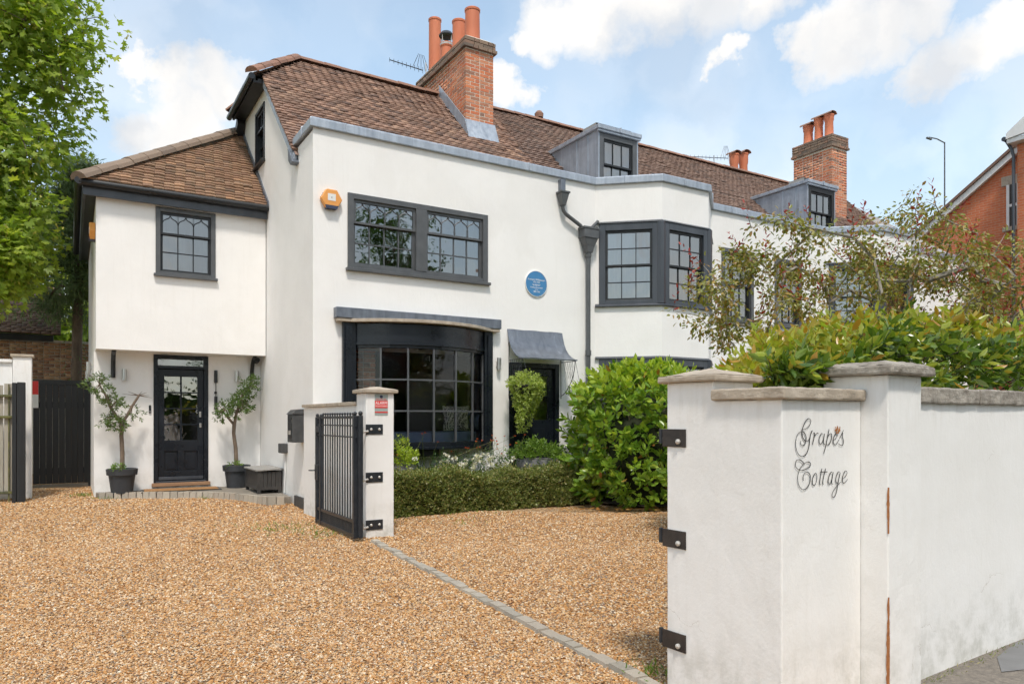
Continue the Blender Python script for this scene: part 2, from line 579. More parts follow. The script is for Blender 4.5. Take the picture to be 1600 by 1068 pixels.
M['tile'] = varied('plain_clay_tile', [(.17, .103, .076), (.29, .175, .125), (.23, .136, .098), (.39, .24, .175), (.27, .168, .127), (.15, .10, .082), (.47, .295, .205)],
                   .75, .5, 60, .004, .45, extra=lambda nt, c: mixc(nt, maprange(nt, noise(nt, 1.5, 7, .7), .5, .8, 0, .5), c, (.22, .175, .14)))
M['mosstile'] = varied('mossy_clay_tile', [(.18, .105, .070), (.28, .16, .098), (.22, .125, .080), (.35, .215, .135), (.15, .10, .070), (.42, .24, .14)], .8, .5, 60, .004, .45, extra=moss)
M['greytile'] = varied('weathered_clay_tile', [(.17, .11, .088), (.24, .155, .12), (.20, .13, .10), (.28, .19, .15), (.15, .11, .094)], .8, .5, 60, .004, .45)
M['ridge'] = varied('ridge_tile_clay', [(.27, .145, .10), (.32, .175, .12), (.24, .135, .098)], .75, .4, 40, .005, .5)
M['hiptile'] = varied('lichen_ridge_tile', [(.22, .165, .125), (.27, .20, .15), (.19, .145, .115)], .8, .5, 40, .006, .5)
M['brick'] = varied('red_orange_brick', [(.54, .165, .075), (.62, .22, .10), (.50, .15, .075), (.68, .30, .16), (.34, .15, .09), (.58, .24, .13), (.25, .14, .10)], .8, .5, 70, .006, .4)
M['sootbrick'] = varied('sooty_brick', [(.20, .145, .11), (.27, .19, .135), (.15, .12, .098), (.34, .19, .125)], .85, .5, 70, .006, .5)
M['stockbrick'] = varied('yellow_stock_brick', [(.42, .24, .13), (.48, .30, .17), (.36, .19, .11), (.52, .35, .22), (.27, .16, .11), (.45, .22, .13)], .85, .5, 70, .005, .35)
M['mortar'] = simple('lime_mortar', (.74, .68, .58), (.62, .56, .47), 20, .9, bs=.4, bsc=90)
M['terra'] = simple('terracotta_pot', (.62, .20, .095), (.52, .155, .075), 4, .65, bs=.2, bsc=60, stretch=(1, 1, .3))
M['stone'] = simple('coping_stone', (.50, .43, .345), (.32, .265, .205), 9, .85, bs=.5, bsc=70, bd=.006, det=8)
M['stonelichen'] = simple('lichened_coping', (.40, .365, .315), (.19, .165, .135), 16, .9, bs=.6, bsc=60, bd=.008, det=9)
M['sett'] = varied('granite_sett', [(.40, .355, .29), (.33, .30, .25), (.46, .41, .335), (.37, .32, .26)], .85, .5, 60, .006, .4)
M['concrete'] = simple('porch_concrete', (.26, .23, .19), (.18, .16, .13), 5, .85, bs=.4, bsc=90)
M['wood'] = simple('threshold_oak', (.36, .215, .12), (.26, .15, .085), 8, .55, stretch=(.3, 4, 4))
M['coir'] = simple('coir_mat', (.36, .19, .075), (.28, .145, .058), 90, .95, bs=.8, bsc=300)
M['pot'] = simple('anthracite_planter', (.030, .034, .040), (.044, .049, .056), 6, .55, bs=.12, bsc=200)
M['soil'] = simple('potting_soil', (.045, .032, .022), (.075, .055, .040), 60, .95, bs=.8, bsc=90)
M['fence'] = simple('pale_fence_board', (.44, .41, .345), (.33, .30, .24), 6, .8, bs=.35, bsc=50, stretch=(6, 6, .4))
M['mossyiron'] = simple('mossy_iron_rail', (.045, .045, .030), (.16, .16, .045), 9, .7, bs=.3, bsc=70)
M['blackwood'] = simple('black_stained_timber', (.010, .012, .014), (.022, .024, .026), 5, .48, bs=.35, bsc=30, stretch=(6, 6, .3))
M['boxwood'] = simple('dark_timber_box', (.030, .028, .026), (.055, .050, .046), 7, .6, bs=.3, bsc=40)
M['boxlid'] = simple('grey_felt_lid', (.24, .23, .215), (.31, .30, .28), 12, .85, bs=.3, bsc=120)
M['orange'] = simple('orange_alarm_case', (.80, .36, .09), (.70, .30, .07), 5, .4)
M['whiteplastic'] = simple('white_plastic', (.78, .78, .76), (.70, .70, .68), 5, .4)
M['navy'] = simple('navy_plastic', (.035, .045, .09), None, rough=.4)
M['plaque'] = simple('blue_enamel', (.045, .20, .42), (.055, .225, .46), 6, .3)
M['whitepaint'] = simple('white_lettering', (.85, .85, .85), None, rough=.5)
M['red'] = simple('red_print', (.66, .035, .03), None, rough=.45)
M['greygreen'] = simple('grey_green_print', (.33, .37, .35), None, rough=.5)
M['letter'] = simple('black_lettering', (.018, .018, .020), None, rough=.5)
M['rust'] = simple('rust_stain', (.46, .20, .07), (.26, .095, .035), 45, .9, bs=.4, bsc=60)
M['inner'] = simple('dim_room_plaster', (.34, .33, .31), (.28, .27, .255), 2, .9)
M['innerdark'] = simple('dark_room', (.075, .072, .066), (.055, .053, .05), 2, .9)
M['curtain'] = simple('white_voile', (.86, .85, .82), (.78, .77, .74), 3, .9, stretch=(8, 8, .2))
M['cushion'] = simple('navy_seat_cushion', (.14, .20, .34), (.18, .25, .40), 9, .85, bs=.3, bsc=200)
M['bark'] = simple('grey_brown_bark', (.20, .15, .11), (.12, .09, .065), 10, .9, bs=.7, bsc=45, bd=.01, stretch=(2, 2, .5))
M['barkpale'] = simple('pale_grey_bark', (.36, .33, .28), (.22, .20, .165), 12, .85, bs=.5, bsc=50, bd=.006)
M['barkdark'] = simple('dark_twig_bark', (.085, .062, .048), (.055, .042, .034), 12, .9)
M['asphalt'] = simple('pavement_asphalt', (.24, .21, .175), (.13, .115, .098), 40, .9, bs=.7, bsc=160, bd=.006, det=7)
M['roadasphalt'] = simple('road_asphalt', (.06, .06, .06), (.042, .042, .042), 40, .9, bs=.5, bsc=160)
M['slab'] = simple('smooth_tar_patch', (.19, .19, .19), (.15, .15, .15), 8, .7, bs=.2, bsc=90)
M['earth'] = simple('garden_earth', (.085, .062, .042), (.055, .040, .028), 30, .95, bs=.8, bsc=60)
M['grassy'] = simple('verge_grass', (.060, .085, .028), (.09, .10, .04), 20, .9, bs=.6, bsc=90)


def glassmat(name, ior=3.7, tint=(.96, .97, .965)):
    m, nt, b = newmat(name)
    nt.nodes.remove(b)
    t = nt.nodes.new('ShaderNodeBsdfTransparent'); t.inputs[0].default_value = (*tint, 1)
    g = nt.nodes.new('ShaderNodeBsdfGlossy'); g.inputs['Roughness'].default_value = .012
    fr = nt.nodes.new('ShaderNodeFresnel'); fr.inputs['IOR'].default_value = ior
    # old hand-made glass is never quite flat
    bp = nt.nodes.new('ShaderNodeBump'); bp.inputs['Strength'].default_value = .22; bp.inputs['Distance'].default_value = .02
    nt.links.new(noise(nt, 3.0, 2), bp.inputs['Height'])
    nt.links.new(bp.outputs[0], g.inputs['Normal'])
    x = nt.nodes.new('ShaderNodeMixShader')
    nt.links.new(fr.outputs[0], x.inputs[0]); nt.links.new(t.outputs[0], x.inputs[1]); nt.links.new(g.outputs[0], x.inputs[2])
    nt.links.new(x.outputs[0], nt.nodes['Material Output'].inputs['Surface'])
    return m


M['glass'] = glassmat('window_glass')
M['clearglass'] = glassmat('clear_glass', 1.6, (.985, .99, .985))


def gravelmat(name, inst):
    m, nt, b = newmat(name)
    cols = [(.40, .190, .062), (.56, .32, .125), (.48, .225, .070), (.66, .46, .26), (.29, .125, .042), (.60, .37, .16), (.78, .68, .52), (.20, .125, .08), (.52, .245, .075), (.16, .14, .13), (.64, .41, .19), (.42, .195, .060), (.72, .58, .40), (.32, .15, .055)]
    if inst:
        o = nt.nodes.new('ShaderNodeObjectInfo'); c = ramp(nt, cols, o.outputs['Random'])
        n = noise(nt, 2.0, 4)
        c = mixc(nt, .4, c, mixc(nt, 1.0, c, ramp(nt, [(.5, .5, .5), (1.35, 1.35, 1.35)], n), 'MULTIPLY'))
    else:
        v = nt.nodes.new('ShaderNodeTexVoronoi'); v.inputs['Scale'].default_value = 48
        t = nt.nodes.new('ShaderNodeTexCoord'); nt.links.new(t.outputs['Object'], v.inputs['Vector'])
        sx = nt.nodes.new('ShaderNodeSeparateColor'); nt.links.new(v.outputs['Color'], sx.inputs[0])
        c = ramp(nt, cols, sx.outputs[0])
        c = mixc(nt, maprange(nt, v.outputs['Distance'], .35, .75, 0, .75), c, (.13, .08, .04))
        bump(nt, b, math_(nt, 'SUBTRACT', 1.0, v.outputs['Distance']), .8, .012)
    nt.links.new(c, b.inputs['Base Color'])
    b.inputs['Roughness'].default_value = .7
    b.inputs['Specular IOR Level'].default_value = .35
    return m


M['gravel'] = gravelmat('gravel_bed', False)
M['pebble'] = gravelmat('gravel_stone', True)


def brickwall_mat(name, c1, c2, mort, scale=1.0):
    m, nt, b = newmat(name)
    t = nt.nodes.new('ShaderNodeTexCoord')
    g = nt.nodes.new('ShaderNodeNewGeometry')
    sx = nt.nodes.new('ShaderNodeSeparateXYZ'); nt.links.new(t.outputs['Object'], sx.inputs[0])
    cx = nt.nodes.new('ShaderNodeCombineXYZ')
    nt.links.new(math_(nt, 'ADD', sx.outputs['X'], sx.outputs['Y']), cx.inputs[0]); nt.links.new(sx.outputs['Z'], cx.inputs[1])
    br = nt.nodes.new('ShaderNodeTexBrick'); br.inputs['Scale'].default_value = 1.0
    br.inputs['Brick Width'].default_value = .225; br.inputs['Row Height'].default_value = .075; br.inputs['Mortar Size'].default_value = .006
    br.inputs['Color1'].default_value = (*c1, 1); br.inputs['Color2'].default_value = (*c2, 1); br.inputs['Mortar'].default_value = (*mort, 1)
    nt.links.new(cx.outputs[0], br.inputs['Vector'])
    c = mixc(nt, .35, br.outputs['Color'], mixc(nt, 1.0, br.outputs['Color'], ramp(nt, [(.5, .5, .5), (1.4, 1.4, 1.4)], noise(nt, 2, 6)), 'MULTIPLY'))
    nt.links.new(c, b.inputs['Base Color']); b.inputs['Roughness'].default_value = .85
    bump(nt, b, math_(nt, 'SUBTRACT', 1.0, br.outputs['Fac']), .5, .008)
    return m


M['redbrickwall'] = brickwall_mat('orange_red_brickwork', (.62, .185, .075), (.54, .145, .062), (.50, .32, .22))
M['darkbrickwall'] = brickwall_mat('dark_red_brickwork', (.24, .085, .05), (.19, .065, .042), (.26, .21, .17))

# ================================================================== setting
U, V = 3.095, 10.842            # corner of the cottage's front


def grd(x, y):
    t = min(1, max(0, (y - 10.5) / 3.2))
    return 0.05 * t * t * (3 - 2 * t)


mb = MB()
mb.poly([(-400, -400, -.12), (400, -400, -.12), (400, 400, -.12), (-400, 400, -.12)])
tag(mb.build('ground', M['grassy']), kind='structure')
# gravel drive, rising very slightly to the house
def gz(x, y):
    return grd(x, y) + .010 * sin(x * 2.1 + y) + .010 * sin(y * 1.7 - x * .6) - .012 * math.exp(-((x - .75 - .05 * y) / .22) ** 2) - .012 * math.exp(-((x + .75 - .05 * y) / .22) ** 2)


mb = MB()
gx = [-14, -9, -6] + [-4 + .25 * i for i in range(41)] + [7, 8, 9, 10.5, 12.5]
gy = [.6, 1.4] + [2.0 + .25 * i for i in range(53)] + [16, 18, 22]
vs = [(x, y, gz(x, y)) for y in gy for x in gx]
nx = len(gx)
fs = [(j * nx + i, j * nx + i + 1, (j + 1) * nx + i + 1, (j + 1) * nx + i) for j in range(len(gy) - 1) for i in range(nx - 1)]
mb.add(vs, fs)
gravel_bed = tag(mb.build('gravel_drive', M['gravel'], smooth=True), kind='structure')
# pavement in front of the garden wall and the road behind the camera
mb = MB(); mb.poly([(-40, -.9, .012), (60, 2.8, .012), (60, 6.2, .012), (2.7, 2.25, .012), (2.7, .75, .012), (-40, .6, .012)])
tag(mb.build('pavement', M['asphalt']), kind='structure')
mb = MB(); mb.poly([(4.35, 2.02, .0165), (4.75, 1.9, .0165), (5.5, 1.98, .0165), (5.55, 2.2, .0165), (5.0, 2.24, .0165), (4.6, 2.16, .0165)])
tag(mb.build('pavement_patch', M['slab']), kind='structure')
mb = MB(); mb.box((-60, -8.5, -.2), (70, -1.05, -.085))
tag(mb.build('road', M['roadasphalt']), kind='structure')
mb = MB(); mb.box((-60, -1.05, -.2), (70, -.9, .02))
tag(mb.build('kerb', M['sett'], bevel=.012), kind='structure')
mb = MB(); mb.box((-60, -10.6, -.2), (70, -8.5, .01))
tag(mb.build('far_pavement', M['asphalt']), kind='structure')
# flower bed along the front of the house
mb = MB(); mb.poly([(3.35, 9.68, .03), (7.3, 9.68, .03), (7.5, 8.75, .03), (8.3, 8.2, .03), (9.8, 7.9, .03), (12.4, 4.4, .03), (12.4, V, .03), (3.35, V, .03)])
tag(mb.build('flower_bed', M['earth']), kind='structure')
mb = MB(); mb.poly([(3.0, 2.4, .03), (14, 3.1, .03), (14, 5.2, .03), (4.6, 4.3, .03), (3.05, 2.85, .03)])
tag(mb.build('hedge_bed', M['earth']), kind='structure')

# ------------------------------------------------------------------ loose gravel stones
def gravel_stuff(name, quads, density, size, seed, label):
    mb_ = MB()
    for q in quads: mb_.poly(q)
    o = mb_.build(name, M['pebble'], fix=False)
    tag(o, label, 'gravel', kind='stuff')
    ng = bpy.data.node_groups.new(name, 'GeometryNodeTree')
    ng.interface.new_socket('Geometry', in_out='INPUT', socket_type='NodeSocketGeometry')
    ng.interface.new_socket('Geometry', in_out='OUTPUT', socket_type='NodeSocketGeometry')
    N = ng.nodes; L = ng.links
    gi = N.new('NodeGroupInput'); go = N.new('NodeGroupOutput')
    dp = N.new('GeometryNodeDistributePointsOnFaces'); dn_ = N.new('ShaderNodeTexNoise'); dn_.inputs['Scale'].default_value = .9; dn_.inputs['Detail'].default_value = 4
    mr_ = N.new('ShaderNodeMapRange'); mr_.inputs[1].default_value = .30; mr_.inputs[2].default_value = .55; mr_.inputs[3].default_value = density * .8; mr_.inputs[4].default_value = density * 1.1
    L.new(dn_.outputs[0], mr_.inputs[0]); L.new(mr_.outputs[0], dp.inputs['Density']); dp.inputs['Seed'].default_value = seed
    ico = N.new('GeometryNodeMeshIcoSphere'); ico.inputs['Radius'].default_value = .5; ico.inputs['Subdivisions'].default_value = 1
    # knock the stone out of round
    sp = N.new('GeometryNodeSetPosition'); nzz = N.new('ShaderNodeTexNoise'); nzz.inputs['Scale'].default_value = 1.3; nzz.inputs['Detail'].default_value = 0
    su = N.new('ShaderNodeVectorMath'); su.operation = 'SUBTRACT'; su.inputs[1].default_value = (.5, .5, .5)
    sc_ = N.new('ShaderNodeVectorMath'); sc_.operation = 'SCALE'; sc_.inputs['Scale'].default_value = .8
    L.new(nzz.outputs['Color'], su.inputs[0]); L.new(su.outputs[0], sc_.inputs[0]); L.new(sc_.outputs[0], sp.inputs['Offset']); L.new(ico.outputs['Mesh'], sp.inputs['Geometry'])
    sm = N.new('GeometryNodeSetMaterial'); sm.inputs['Material'].default_value = M['pebble']
    L.new(sp.outputs[0], sm.inputs['Geometry'])
    io = N.new('GeometryNodeInstanceOnPoints')
    rs = N.new('FunctionNodeRandomValue'); rs.data_type = 'FLOAT_VECTOR'
    rs.inputs['Min'].default_value = (size * .55, size * .5, size * .32); rs.inputs['Max'].default_value = (size * 1.45, size * 1.15, size * .75); rs.inputs['Seed'].default_value = seed + 1
    rr = N.new('FunctionNodeRandomValue'); rr.data_type = 'FLOAT_VECTOR'
    rr.inputs['Min'].default_value = (-.6, -.6, 0); rr.inputs['Max'].default_value = (.6, .6, 6.283); rr.inputs['Seed'].default_value = seed + 2
    L.new(gi.outputs[0], dp.inputs['Mesh']); L.new(dp.outputs['Points'], io.inputs['Points']); L.new(sm.outputs[0], io.inputs['Instance'])
    L.new(rs.outputs[0], io.inputs['Scale']); L.new(rr.outputs[0], io.inputs['Rotation'])
    L.new(io.outputs[0], go.inputs[0])
    md = o.modifiers.new('scatter', 'NODES'); md.node_group = ng
    return o


def strip(d0, d1, l, r, z=.005, n=1, clip=None):
    """ground quads between two distances in front of the viewpoint"""
    out = []
    fx, fy = sin(YAW), cos(YAW); rx, ry = cos(YAW), -sin(YAW)
    n = int((d1 - d0) / .25); w = 26
    for k in range(n):
        a, b = d0 + (d1 - d0) * k / n, d0 + (d1 - d0) * (k + 1) / n
        for j in range(w):
            s0, s1 = l + (r - l) * j / w, l + (r - l) * (j + 1) / w
            q = []
            for d, s_ in ((a, s0), (a, s1), (b, s1), (b, s0)):
                x, y = fx * d + rx * d * s_, fy * d + ry * d * s_
                q.append((x, y, gz(x, y) + z))
            out.append(q)
    return out


gravel_stuff('loose_gravel', strip(2.7, 5.2, -.82, .34) , 6800, .0160, 3, 'golden gravel stones on the drive nearest the viewer')
gravel_stuff('loose_gravel', strip(5.2, 8.2, -.80, .34), 3300, .0205, 13, 'golden gravel stones in the middle of the drive')
gravel_stuff('loose_gravel', strip(8.2, 10.9, -.78, .30) , 1900, .0240, 23, 'golden gravel stones further up the drive')
gravel_stuff('loose_gravel', strip(10.9, 15.2, -.78, -.20, n=6), 1100, .029, 33, 'golden gravel stones before the front door step')

# ------------------------------------------------------------------ sett strip across the gateway
strip_ = thing('sett_strip', None, None, (2.94, 7.9, 0), kind='structure')
a, b = Vector((2.935, 7.86, 0)), Vector((2.58, 2.86, 0))
L_ = (b - a).length; d_ = (b - a) / L_; n_ = Vector((-d_.y, d_.x, 0))
k = 0.0
sett_t = template([(-.5, -.5, -.5), (.5, -.5, -.5), (.5, .5, -.5), (-.5, .5, -.5), (-.46, -.42, .5), (.46, -.42, .5), (.46, .42, .5), (-.46, .42, .5)], BOX_T[1])
sett_me = tpl_mesh('sett', sett_t, M['sett'])
while k < L_:
    ln = random.uniform(.11, .19)
    o = link(bpy.data.objects.new('sett', sett_me), strip_)
    c = a + d_ * (k + ln / 2) + n_ * random.uniform(-.012, .012) - strip_.location
    o.location = (c.x, c.y, gz(c.x + strip_.location.x, c.y + strip_.location.y) + .004 + random.uniform(-.006, .006))
    o.scale = (ln - .006, .088 + random.uniform(-.012, .012), .05)
    o.rotation_euler = (random.uniform(-.04, .04), random.uniform(-.03, .03), math.atan2(d_.y, d_.x) + random.uniform(-.05, .05))
    k += ln

# ================================================================== sash windows
def gothic(mb_, x0, x1, y0, y1, c, r):
    """ogee tracery arch in one light"""
    xc = (x0 + x1) / 2; w = (x1 - x0) / 2; H = y1 - y0
    prof = [(1.0, 0.0), (1.0, .46), (.95, .58), (.80, .68), (.55, .75), (.30, .80), (.12, .86), (.02, .97)]
    for s_ in (-1, 1):
        mb_.tube([(xc + s_ * w * a, c, y0 + H * b) for a, b in prof], r, 5)


def sash_window(parent, P0, du, dn, Wd, H, cols, rows, fr=.07, matf='grey', mats='blacksat', units=1, mull=.15, gothic_top=False,
                sill=True, curtain=None, room=1.2, head=None, proud=.022, label=None, inner='inner', split=None, roomw=.25):
    Fm = frame(P0, du, dn)
    hd = fr if head is None else head
    mb = MB(Fm)
    back = -.11
    mb.box((0, back, 0), (fr, proud, H)); mb.box((Wd - fr, back, 0), (Wd, proud, H))
    mb.box((fr, back, H - hd), (Wd - fr, proud, H)); mb.box((fr, back, 0), (Wd - fr, proud - .004, fr * .7))
    uw = (Wd - 2 * fr - (units - 1) * mull) / units
    for k in range(1, units):
        x = fr + k * uw + (k - 1) * mull
        mb.box((x, back, fr * .7), (x + mull, proud + .002, H - hd))
    win = mb.build('window', M[matf], parent, bevel=.004)
    if label: win['label'] = label
    if sill:
        m2 = MB(Fm); m2.box((-.03, -.02, -.045), (Wd + .03, .075, -.001)); m2.build('sill', M[matf], win, bevel=.004)
    oh = H - hd - fr * .7
    rt, rb = rows
    st = .042
    fsp = split if split else rt / (rt + rb)
    zm = fr * .7 + oh * (1 - fsp)
    for k in range(units):
        x0 = fr + k * (uw + mull); x1 = x0 + uw
        for (za, zb, nr, c, top) in ((zm - .018, fr * .7 + oh, rt, -.028, True), (fr * .7, zm + .018, rb, -.066, False)):
            ms = MB(Fm)
            ms.box((x0, c - .018, za), (x0 + st, c + .018, zb)); ms.box((x1 - st, c - .018, za), (x1, c + .018, zb))
            br = st if not top else .034
            tr = st if top else .034
            ms.box((x0 + st, c - .018, za), (x1 - st, c + .018, za + br)); ms.box((x0 + st, c - .018, zb - tr), (x1 - st, c + .018, zb))
            gx0, gx1, gz0, gz1 = x0 + st, x1 - st, za + br, zb - tr
            gb = .017
            pw = (gx1 - gx0 - gb * (cols - 1)) / cols; ph = (gz1 - gz0 - gb * (nr - 1)) / nr
            for i in range(1, cols):
                xx = gx0 + i * (pw + gb) - gb
                ztop = gz1 if not (gothic_top and top) else gz0 + (gz1 - gz0) * .42
                ms.box((xx, c - .012, gz0), (xx + gb, c + .012, ztop))
            for j in range(1, nr):
                zz = gz0 + j * (ph + gb) - gb
                ms.box((gx0, c - .0115, zz), (gx1, c + .0115, zz + gb))
            if gothic_top and top:
                for i in range(cols):
                    gothic(ms, gx0 + i * (pw + gb) - gb / 2, gx0 + i * (pw + gb) + pw + gb / 2, gz0 + (gz1 - gz0) * .0, gz1, c, .0085)
            ms.build('sash', M[mats], win)
            for i in range(cols):
                for j in range(nr):
                    a, b = gx0 + i * (pw + gb), gz0 + j * (ph + gb)
                    tl = random.uniform(-.0016, .0016); t2 = random.uniform(-.0016, .0016)
                    mp = MB(Fm)
                    mp.add([(a - .004, c - .003 + tl, b - .004), (a + pw + .004, c - .003 - tl, b - .004), (a + pw + .004, c - .003 - tl + t2, b + ph + .004), (a - .004, c - .003 + tl + t2, b + ph + .004)], [(0, 1, 2, 3)])
                    mp.build('pane', M['glass'], win, fix=False)
    if room:
        m3 = MB(Fm); w_ = roomw
        x0, x1, y0, y1, z0, z1 = -w_, Wd + w_, -room - .13, -.13, -.5, H + .25
        m3.add([(x0, y0, z0), (x1, y0, z0), (x1, y1, z0), (x0, y1, z0), (x0, y0, z1), (x1, y0, z1), (x1, y1, z1), (x0, y1, z1)],
               [(0, 1, 2, 3), (4, 5, 6, 7), (0, 1, 5, 4), (1, 2, 6, 5), (3, 0, 4, 7)])
        m3.build('room', M[inner], win, fix=False)
    if curtain:
        for (a, b, lo, hi) in curtain:
            m4 = MB(Fm); n = max(8, int((b - a) * Wd / .03)); vs = []
            for i in range(n + 1):
                x = Wd * (a + (b - a) * i / n); yy = -.125 + .022 * sin(i * 1.25) + .012 * sin(i * .53 + 1)
                vs += [(x, yy, H * lo), (x, yy * .98, H * hi)]
            m4.add(vs, [(2 * i, 2 * i + 2, 2 * i + 3, 2 * i + 1) for i in range(n)])
            m4.build('curtain', M['curtain'], win, smooth=True)
    return win


# ================================================================== roof tiling
def tile_mats(P0, du, up, bounds, courses, gauge=.105, w=.165, skip=None):
    """P0 eave origin, du along the eave, up along the slope; bounds(t) -> (s0, s1) along du"""
    du = Vector(du).normalized(); up = Vector(up).normalized(); nn = du.cross(up).normalized()
    if nn.z < 0: nn = -nn
    out = []
    for i in range(courses):
        t = (i + .5) * gauge
        bb = bounds(t)
        if bb is None: continue
        s0, s1 = bb
        s = s0 + (-(w / 2) if i % 2 else 0) + random.uniform(-.01, .01)
        sag = random.uniform(-.003, .003)
        while s < s1:
            a, b = max(s, s0), min(s + w, s1)
            s += w
            if b - a < .03: continue
            c = (a + b) / 2
            p = Vector(P0) + du * c + up * (t + random.uniform(-.005, .005))
            if skip and skip(p): continue
            tilt = radians(12.5) + random.uniform(-.025, .03); rl = random.uniform(-.018, .018)
            ay = (up * cos(tilt) - nn * sin(tilt)).normalized()
            az = (nn * cos(tilt) + up * sin(tilt)).normalized()
            ax = (du + nn * rl + up * random.uniform(-.03, .03)).normalized()
            p = p + nn * (.018 + sag + random.uniform(-.003, .005) + .014 * sin(p.x * 1.3 + t * .6) + .007 * sin(p.x * 3.1 + t) + (random.uniform(.006, .014) if random.random() < .03 else 0))
            out.append(mat4(p, ax * (b - a - .004), ay * (gauge * 1.35), az * .027))
    return out


TILE_T = template([(-.5, -.5, -.5), (.5, -.5, -.5), (.5, .5, -.5), (-.5, .5, -.5), (-.5, -.5, .5), (-.0, -.5, .75), (.5, -.5, .5), (.5, .5, .5), (0, .5, .75), (-.5, .5, .5)],
                  [(0, 1, 6, 5, 4), (4, 5, 8, 9), (5, 6, 7, 8), (1, 2, 7, 6), (3, 0, 4, 9), (0, 3, 2, 1)])


def half_round(P, Q, r, seg, mat_, parent, name='ridge_tile', flat=.75):
    P, Q = Vector(P), Vector(Q); d = Q - P; n = max(1, round(d.length / seg)); d.normalize()
    side = d.cross(Vector((0, 0, 1))).normalized(); upv = side.cross(d).normalized()
    vs = []; fs = []
    m = 7
    for e, rr in ((-.5, 1.06), (.46, 1.0)):
        for i in range(m):
            w = pi * i / (m - 1)
            vs.append((cos(w) * rr, e, sin(w) * flat * rr))
    fs = [(i, i + 1, m + i + 1, m + i) for i in range(m - 1)] + [tuple(range(m))[::-1], tuple(range(m, 2 * m))]
    me = tpl_mesh(name, template(vs, fs), mat_)
    sl = (Q - P).length / n
    inv = wm(parent).inverted()
    for k in range(n):
        c = P + d * (k + .5) * sl + upv * random.uniform(-.008, .008)
        o = link(bpy.data.objects.new(name, me), parent)
        o.matrix_basis = inv @ Matrix(mat4(c, side * r, d * sl * 1.04, upv * r).tolist())


# ================================================================== brick stacks
def brick_face(P0, du, dn, Wd, H, bw=.212, bh=.061, j=.014, th=.10, jit=.002, bond='flemish'):
    du, dn = Vector(du), Vector(dn); out = []
    z = 0; row = 0
    while z + bh <= H + 1e-3:
        x = 0.0; k = row % 2
        seq = 0
        while x < Wd - .02:
            if bond == 'flemish': ln = bw if (k + seq) % 2 == 0 else bw * .48
            else: ln = bw if not (seq == 0 and row % 2) else bw * .48
            a, b = x, min(x + ln, Wd)
            if Wd - b < .05: b = Wd
            c = Vector(P0) + du * ((a + b) / 2) + Vector((0, 0, z + bh / 2)) + dn * (random.uniform(-jit, jit) - th / 2)
            out.append(mat4(c, du * (b - a), dn * th, Vector((0, 0, 1)) * bh))
            x = b + j; seq += 1
        z += bh + j; row += 1
    return out


